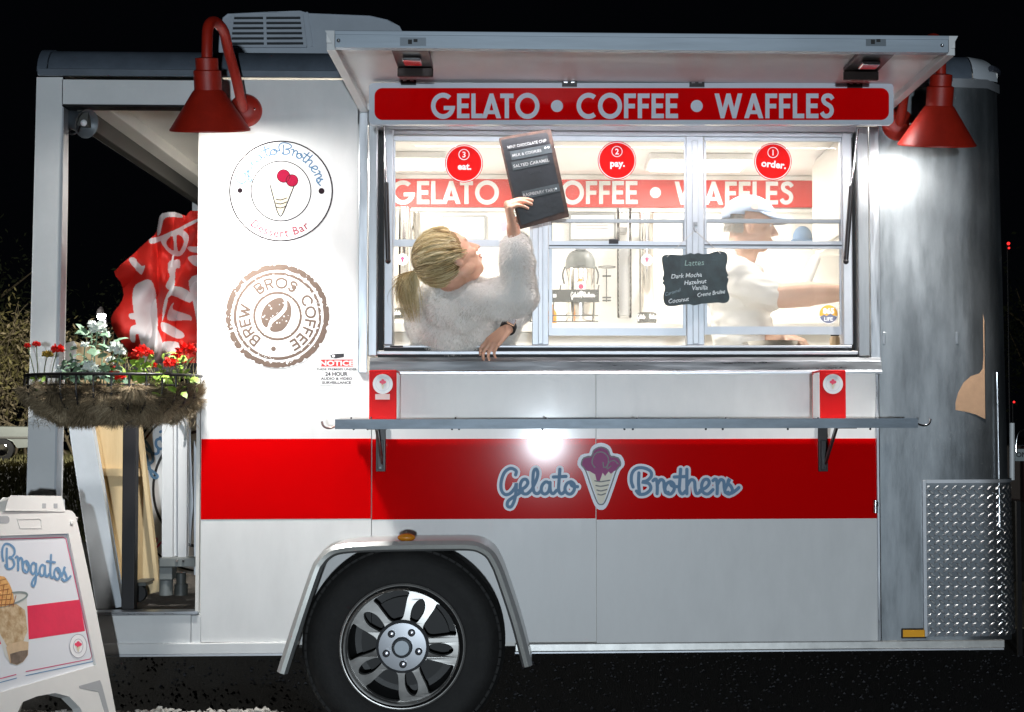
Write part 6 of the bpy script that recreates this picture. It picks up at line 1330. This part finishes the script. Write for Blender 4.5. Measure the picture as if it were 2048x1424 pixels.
# printed insert
K0 = -.0080
mb = MB(); mb.poly([(-92, 1073), (140, 1065.5), (194, 1332), (-72, 1407)], q, K0); pi = mb.build('printed_insert', mat('insert_print_white', (.66, .68, .71), .35), AF)
mb = MB(); mb.ribbon([(-90, 1080), (60, 1077), (126, 1074.5), (132, 1078), (184, 1312), (180, 1318), (52, 1343)], 1.8, q, K0 + .0006, 1); mb.ribbon([(32, 1349), (-40, 1368)], 1.8, q, K0 + .0006, 1); mb.build('pink_border', mat('border_pink', (.60, .08, .18), .4), pi)
mb = MB(); mb.ribbon([(-90, 1074), (60, 1070), (132, 1068), (138, 1074), (190, 1316), (185, 1323), (52, 1351)], 1.8, q, K0 + .0006, 1); mb.ribbon([(33, 1356), (-40, 1376)], 1.8, q, K0 + .0006, 1); mb.build('blue_border', BLUEINK, pi)
mb = MB(); mb.slab([(-80, 1232), (54, 1212), (159, 1199), (170, 1262), (57, 1279), (-70, 1300)], q, K0, K0 + .0004); mb.build('red_band', mat('band_coral', (.66, .022, .07), .4, var=.12, vs=8), pi)
mb = MB(); script(mb, 'Brogatos', 4, 139, 1134, .27, 4.4, q, K0 + .001, slope=.22); mb.build('script_lettering', BLUEINK, pi)
mb = MB(); mb.cur = 0; mb.poly(circ(156.5, 1292, 17.5, 24, n=40), q, K0 + .0006); mb.cur = 1; mb.ribbon(circ(156.5, 1292, 17, 23.5, n=40), .9, q, K0 + .0012, 1, closed=True); mb.ribbon(circ(156.5, 1292, 9.5, 14, n=30), .8, q, K0 + .0012, 1, closed=True); mb.cur = 2; cone_art(mb, 156.5, 1293, 22, q, K0 + .0014, (2, 3, 3)); mb.build('round_logo', [STICK, mat('logo_ring_grey', (.25, .22, .27), .5), bpy.data.materials['stk_pink'], CREAMV], pi)
# cup art: printed waffle piece and iced coffee
WAF = mat('print_waffle', (.55, .25, .07), .5, var=.4, vs=60, col2=(.72, .42, .15)); COF = mat('print_iced_coffee', (.30, .17, .06), .45, var=.6, vs=45, col2=(.62, .50, .33)); LAT = mat('print_latte', (.55, .40, .25), .5, var=.15, vs=30); CUPE = mat('print_cup_edge', (.20, .25, .24), .4); CUPC = mat('print_cup_clear', (.58, .58, .54), .4)
mb = MB(); mb.poly([(-70, 1190), (53, 1184), (58, 1290), (56, 1310), (46, 1324), (34, 1330), (20, 1326), (10, 1312), (-10, 1250), (-70, 1260)], q, K0 + .0008); ca = mb.build('cup_print', CUPC, pi)
mb = MB(); mb.poly([(-60, 1222), (6, 1214), (30, 1206), (50, 1220), (55, 1262), (46, 1284), (14, 1292), (-10, 1250), (-60, 1270)], q, K0 + .0011); mb.build('iced_coffee_print', COF, pi)
mb = MB(); mb.poly([(12, 1294), (22, 1287), (46, 1282), (57, 1284), (56, 1310), (46, 1324), (34, 1330), (20, 1326)], q, K0 + .0013); mb.build('latte_print', LAT, pi)
mb = MB(); mb.poly([(20, 1308), (40, 1302), (56, 1300), (55, 1311), (46, 1323), (34, 1329), (22, 1326)], q, K0 + .0015); mb.build('cup_base_print', mat('print_cup_base', (.16, .12, .09), .4, var=.5, vs=40), pi)
mb = MB(); mb.ribbon([(-40, 1221), (10, 1212), (40, 1202), (54, 1192), (52, 1186), (40, 1184), (26, 1185)], 3.2, q, K0 + .0018, 4); mb.build('cup_rim_print', CUPE, pi)
mb = MB(); mb.poly(S([(-60, 1160), (0, 1152), (14, 1160), (24, 1180), (28, 1200), (24, 1208), (0, 1214), (-60, 1220)], 3), q, K0 + .002); wf_ = mb.build('waffle_print', WAF, pi)
mb = MB()
for i in range(6):
    mb.ribbon([(-14 + i * 8, 1214), (-2 + i * 8 - 6, 1156 + i * 7)], 1.4, q, K0 + .0024 + i * 1e-5, 1); mb.ribbon([(-20, 1166 + i * 9), (12 + i * 3, 1158 + i * 10)], 1.4, q, K0 + .0026 + i * 1e-5, 1)
mb.build('waffle_grid_print', mat('print_waffle_dark', (.28, .10, .03), .5), pi)

# ================================================================ BACKGROUND
rr = random.Random(12)
def far(px, py, y): return W(px, py, y)
# grass
gr2 = MB()
for i in range(22000):
    y = 8 + 44 * rr.random() ** 1.2; px = rr.uniform(-120, 420); x = W(px, 900, y).x; h = rr.uniform(.03, .09) * (1 + y * .02); a = rr.uniform(0, 3.14); w_ = .006 + y * .0006
    z_ = 0.0; gr2.add([(x - w_ * math.cos(a), y - w_ * math.sin(a), z_), (x + w_ * math.cos(a), y + w_ * math.sin(a), z_), (x + rr.uniform(-.04, .04), y + rr.uniform(-.04, .04), z_ + h)], [(0, 1, 2)])
o = gr2.build('grass', mat('night_grass', (.13, .12, .045), .8, var=.5, vs=2)); tag(o, 'rough olive grass beyond the left end of the trailer', 'grass', kind='stuff')
# shrubs: branching twigs with leaf flakes
BARK = mat('twig_bark', (.20, .16, .10), .9, var=.3, vs=20); BL = [mat('shrub_leaf', (.15, .13, .045), .8, var=.5, vs=6), mat('shrub_leaf_dry', (.26, .21, .12), .85, var=.4, vs=6)]
def shrub(px, pyb, y, h, wd_, seed, label, leafm, nleaf, tall=False, group='shrubs behind the trailer'):
    rr = random.Random(seed); b = W(px, 850, y); b.z = 0
    T = thing('shrub', label, 'shrub', b, group); tw = MB(); tips = []
    def grow(p_, d, L, r_, dep):
        n_ = 4; pts = [p_]
        for i in range(n_): d = (d + Vector((rr.gauss(0, .16), rr.gauss(0, .16), rr.gauss(0, .08)))).normalized(); pts.append(pts[-1] + d * L / n_)
        tw.tube(pts, [r_ * (1 - .5 * i / n_) for i in range(n_ + 1)], 5); tips.extend(pts[1:])
        if dep > 0:
            for _ in range(rr.choice((2, 3))): grow(pts[rr.choice((-1, -2))], (d + Vector((rr.gauss(0, .5), rr.gauss(0, .5), rr.uniform(-.1, .6)))).normalized(), L * rr.uniform(.55, .8), r_ * .55, dep - 1)
    for _ in range(7 if tall else 6): grow(b + Vector((rr.uniform(-.3, .3) * wd_, rr.uniform(-.3, .3), 0)), Vector((rr.gauss(0, .35) * wd_, rr.gauss(0, .35), 1)).normalized(), h * .42, .022 * h / 2, 3)
    tw.build('branches', BARK, T, smooth=60)
    lf = MB()
    for i in range(nleaf):
        c = Vector(rr.choice(tips)) + Vector((rr.gauss(0, .10), rr.gauss(0, .10), rr.gauss(0, .10))) * h * .6; s_ = rr.uniform(.02, .05) * h * .5; a, b2 = Vector((rr.gauss(0, 1), rr.gauss(0, 1), rr.gauss(0, 1))).normalized(), Vector((rr.gauss(0, 1), rr.gauss(0, 1), rr.gauss(0, 1))).normalized()
        lf.add([c - a * s_, c + b2 * s_ * .4, c + a * s_, c - b2 * s_ * .4], [(0, 1, 2, 3)])
    lf.build('foliage', leafm, T)['kind'] = 'stuff'; return T
shrub(22, 850, 45, 5.2, 1.6, 1, 'bare olive shrub with tall upright twigs at the left edge', BL[0], 2600, True)
shrub(-30, 850, 46, 5.8, 1.6, 2, 'leafy olive shrub cut by the left edge of the picture', BL[0], 3200, True)
shrub(165, 850, 45, 5.0, 1.8, 3, 'dry brown shrub glimpsed in the porch opening under the bright street light', BL[1], 4200)
shrub(262, 850, 46, 4.4, 1.6, 4, 'dry brown shrub behind the white flowers and the red banner', BL[1], 3600)
# street light far away
ysl = 38; pl_ = W(205, 633, ysl); T = thing('street_light', 'bright white street light shining far behind the porch', 'street light', (pl_.x, ysl, 0))
mb = MB(); mb.tube([(pl_.x, ysl + .25, 0), (pl_.x, ysl + .25, pl_.z - .1), (pl_.x, ysl + .1, pl_.z + .1)], .06, 10); mb.build('pole', BLKM, T)
mb = MB(); mb.lathe([(.04, .22), (.12, .13), (.16, 0), (.13, -.02)], (pl_.x, ysl - .1, pl_.z + .07), (0, 0, 1), 20); mb.build('lamp_head', BLKM, T)
mb = MB(); mb.ell((pl_.x, ysl - .1, pl_.z), .12); mb.build('bulb', mat('street_bulb', (.95, 1, .98), .4, emis=260), T)
light('street_lamp_light', 'POINT', (pl_.x - 1.5, ysl - 2.5, pl_.z), 3300, (1, .97, .88), shadow_soft_size=.1)
# far treeline, nearly black
for i, (px, hh, lb) in enumerate(((-40, 9, 'dark tree mass at the far left of the night backdrop'), (330, 8, 'dark tree behind the porch opening'), (900, 10, 'dark tree barely showing in the night above the air conditioner'), (1500, 11, 'dark tree in the night above the flap'), (2060, 8, 'dark tree at the right edge of the night backdrop'))):
    y = 56 + 3 * (i % 2); b = W(px, 850, y); b.z = 0; T = thing('tree', lb, 'tree', b, 'dark trees behind the trailer'); r5 = random.Random(50 + i)
    mb = MB(); mb.tube([b, b + Vector((.2, 0, hh * .4)), b + Vector((-.1, .2, hh * .8))], [.22, .16, .06], 8)
    for k_ in range(8): a0 = b + Vector((0, 0, hh * r5.uniform(.3, .7))); mb.tube([a0, a0 + Vector((r5.uniform(-2.4, 2.4), r5.uniform(-1, 1), r5.uniform(.8, 2.2)))], [.07, .02], 5)
    mb.build('trunk', BARK, T)
    lf = MB()
    for k_ in range(2600):
        c = b + Vector((r5.gauss(0, 1.7), r5.gauss(0, 1.2), hh * .62 + r5.gauss(0, hh * .17))); s_ = r5.uniform(.06, .16); a, b2 = Vector((r5.gauss(0, 1), r5.gauss(0, 1), r5.gauss(0, 1))).normalized(), Vector((r5.gauss(0, 1), r5.gauss(0, 1), r5.gauss(0, 1))).normalized(); lf.add([c - a * s_, c + b2 * s_ * .5, c + a * s_, c - b2 * s_ * .5], [(0, 1, 2, 3)])
    o = lf.build('crown', mat('night_leaf', (.03, .04, .015), .9, var=.4, vs=1) if i == 0 else bpy.data.materials['night_leaf'], T)
# parked pickup far left
yv = 38; s_ = 1.0
VH = thing('parked_pickup', 'silver pickup truck parked on the grass at the left edge', 'pickup', W(0, 850, yv)); VH.location.z = 0
BX = W(72, 850, yv).x      # tail end on the right, vehicle runs left
SIL = mat('silver_car_paint', (.42, .45, .42), .3, .6, coat=.5, var=.04); GLZ = mat('dark_car_glass', (.02, .025, .025), .08)
prj = lambda x, z, k=0: Vector((BX - x, yv - k, z))
mb = MB(); mb.slab([(0, .55), (0, -1.15 + 0 + 2.2), (0, 1.05), (1.75, 1.08), (1.95, 1.10), (2.35, 1.72), (3.3, 1.76), (4.1, 1.20), (5.2, 1.05), (5.35, .8), (5.35, .45), (4.9, .40), (4.75, .62), (4.45, .74), (4.15, .62), (4.0, .38), (1.45, .38), (1.30, .62), (1.0, .74), (.7, .62), (.55, .42), (.05, .45)][2:] + [(0, .5)], lambda x, z, k=0: Vector((BX - x, yv - k, z)), -1.7, 0); mb.build('body', SIL, VH, bevel=.03)
for pts in ([(2.42, 1.14), (2.62, 1.62), (3.0, 1.64), (3.0, 1.14)], [(3.06, 1.14), (3.06, 1.64), (3.3, 1.64), (3.85, 1.16)]):
    mb = MB(); mb.slab(pts, prj, .001, .012); mb.build('side_window', GLZ, VH)
for x in (1.0, 4.45):
    mb = MB(); mb.lathe([(.14, -.1), (.33, -.1), (.35, 0), (.33, .1), (.2, .11)], (BX - x, yv + .08, .35), (0, -1, 0), 28); w1 = mb.build('car_wheel', BLACK, VH, smooth=40); mb = MB(); mb.lathe([(.2, .105), (.18, .12), (.02, .11)], (BX - x, yv + .08, .35), (0, -1, 0), 20); mb.build('hubcap', CHROME, w1)
mb = MB(); mb.box(BX + .001, BX + .03, yv + .05, yv + .25, .75, 1.0); mb.build('tail_lamp', mat('tail_red', (.4, .01, .01), .3), VH)
mb = MB(); mb.box(BX - 5.3, BX - .02, yv - .012, yv - .001, .70, .76); mb.build('door_trim', mat('chrome_trim', (.7, .7, .66), .3, .9), VH)
# things at the right edge, in the dark
yg = 1.2; T = thing('portable_generator', 'red portable generator with chrome tube handle half cut by the right edge', 'generator', W(2046, 930, yg)); c = W(2062, 905, yg)
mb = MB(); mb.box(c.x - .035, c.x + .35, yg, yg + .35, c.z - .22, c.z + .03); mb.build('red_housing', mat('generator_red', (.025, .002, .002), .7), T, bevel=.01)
mb = MB(); mb.tube(cr([W(2032, 905, yg - .05), W(2033, 880, yg - .05), W(2040, 862, yg - .05), W(2062, 855, yg - .05)], 5), .006, 8); mb.tube([W(2030, 890, yg - .05), W(2060, 889, yg - .05)], .004, 8); mb.build('tube_handle', CHROME, T, smooth=60)
mb = MB(); mb.bx(2030, 898, 2066, 922, yg - .03, yg - .022); pp = mb.build('name_plate', mat('plate_grey', (.30, .34, .34), .5), T)
mb = MB(); text(mb, 'ON', wall(yg - .03), .001, 10, pos=(2043, 914), off=.03); mb.build('lettering', INK, pp)
mb = MB(); [mb.box(c.x + a_, c.x + a_ + .02, yg + .05 + b_, yg + .07 + b_, 0.0, c.z - .2205) for a_ in (.02, .3) for b_ in (0, .2)]; mb.build('stand', BLKM, T)
for i, (px, py, yy, r_, lb) in enumerate(((2017, 487, 30, .05, 'upper of two red tail lamps glowing in the dark by the nose'), (2018, 496, 30, .035, 'lower of two red tail lamps glowing in the dark by the nose'), (2028, 804, 30, .035, 'single red lamp glowing low in the dark right of the nose'))):
    yy = 14; c = W(px, py, yy); T = thing('red_marker_light', lb, 'marker light', c); mb = MB(); mb.ell(c, r_ * .42, None, 12, 8); mb.build('red_lens', mat('red_glow', (1, .02, .02), .4, emis=2.5) if i == 0 else bpy.data.materials['red_glow'], T)
    mb = MB(); mb.cyl((c.x, c.y + .05, 0), (c.x, c.y + .05, c.z), .006, n=8); mb.build('mast', BLKM, T)
# sandy ground low behind the nose, its light painted in as a pale colour
m = MB(); m.box(W(1800, 1300, 2.3).x, 5.5, 2.3, 4.4, -.1, .008); o = m.build('lit_dirt_strip', mat('lit_sandy_dirt', (.30, .25, .16), .95, var=.35, vs=9, bump=.4, bs=40)); tag(o, 'sandy strip of lit ground behind the trailer nose, its light painted pale', 'dirt path', kind='structure')
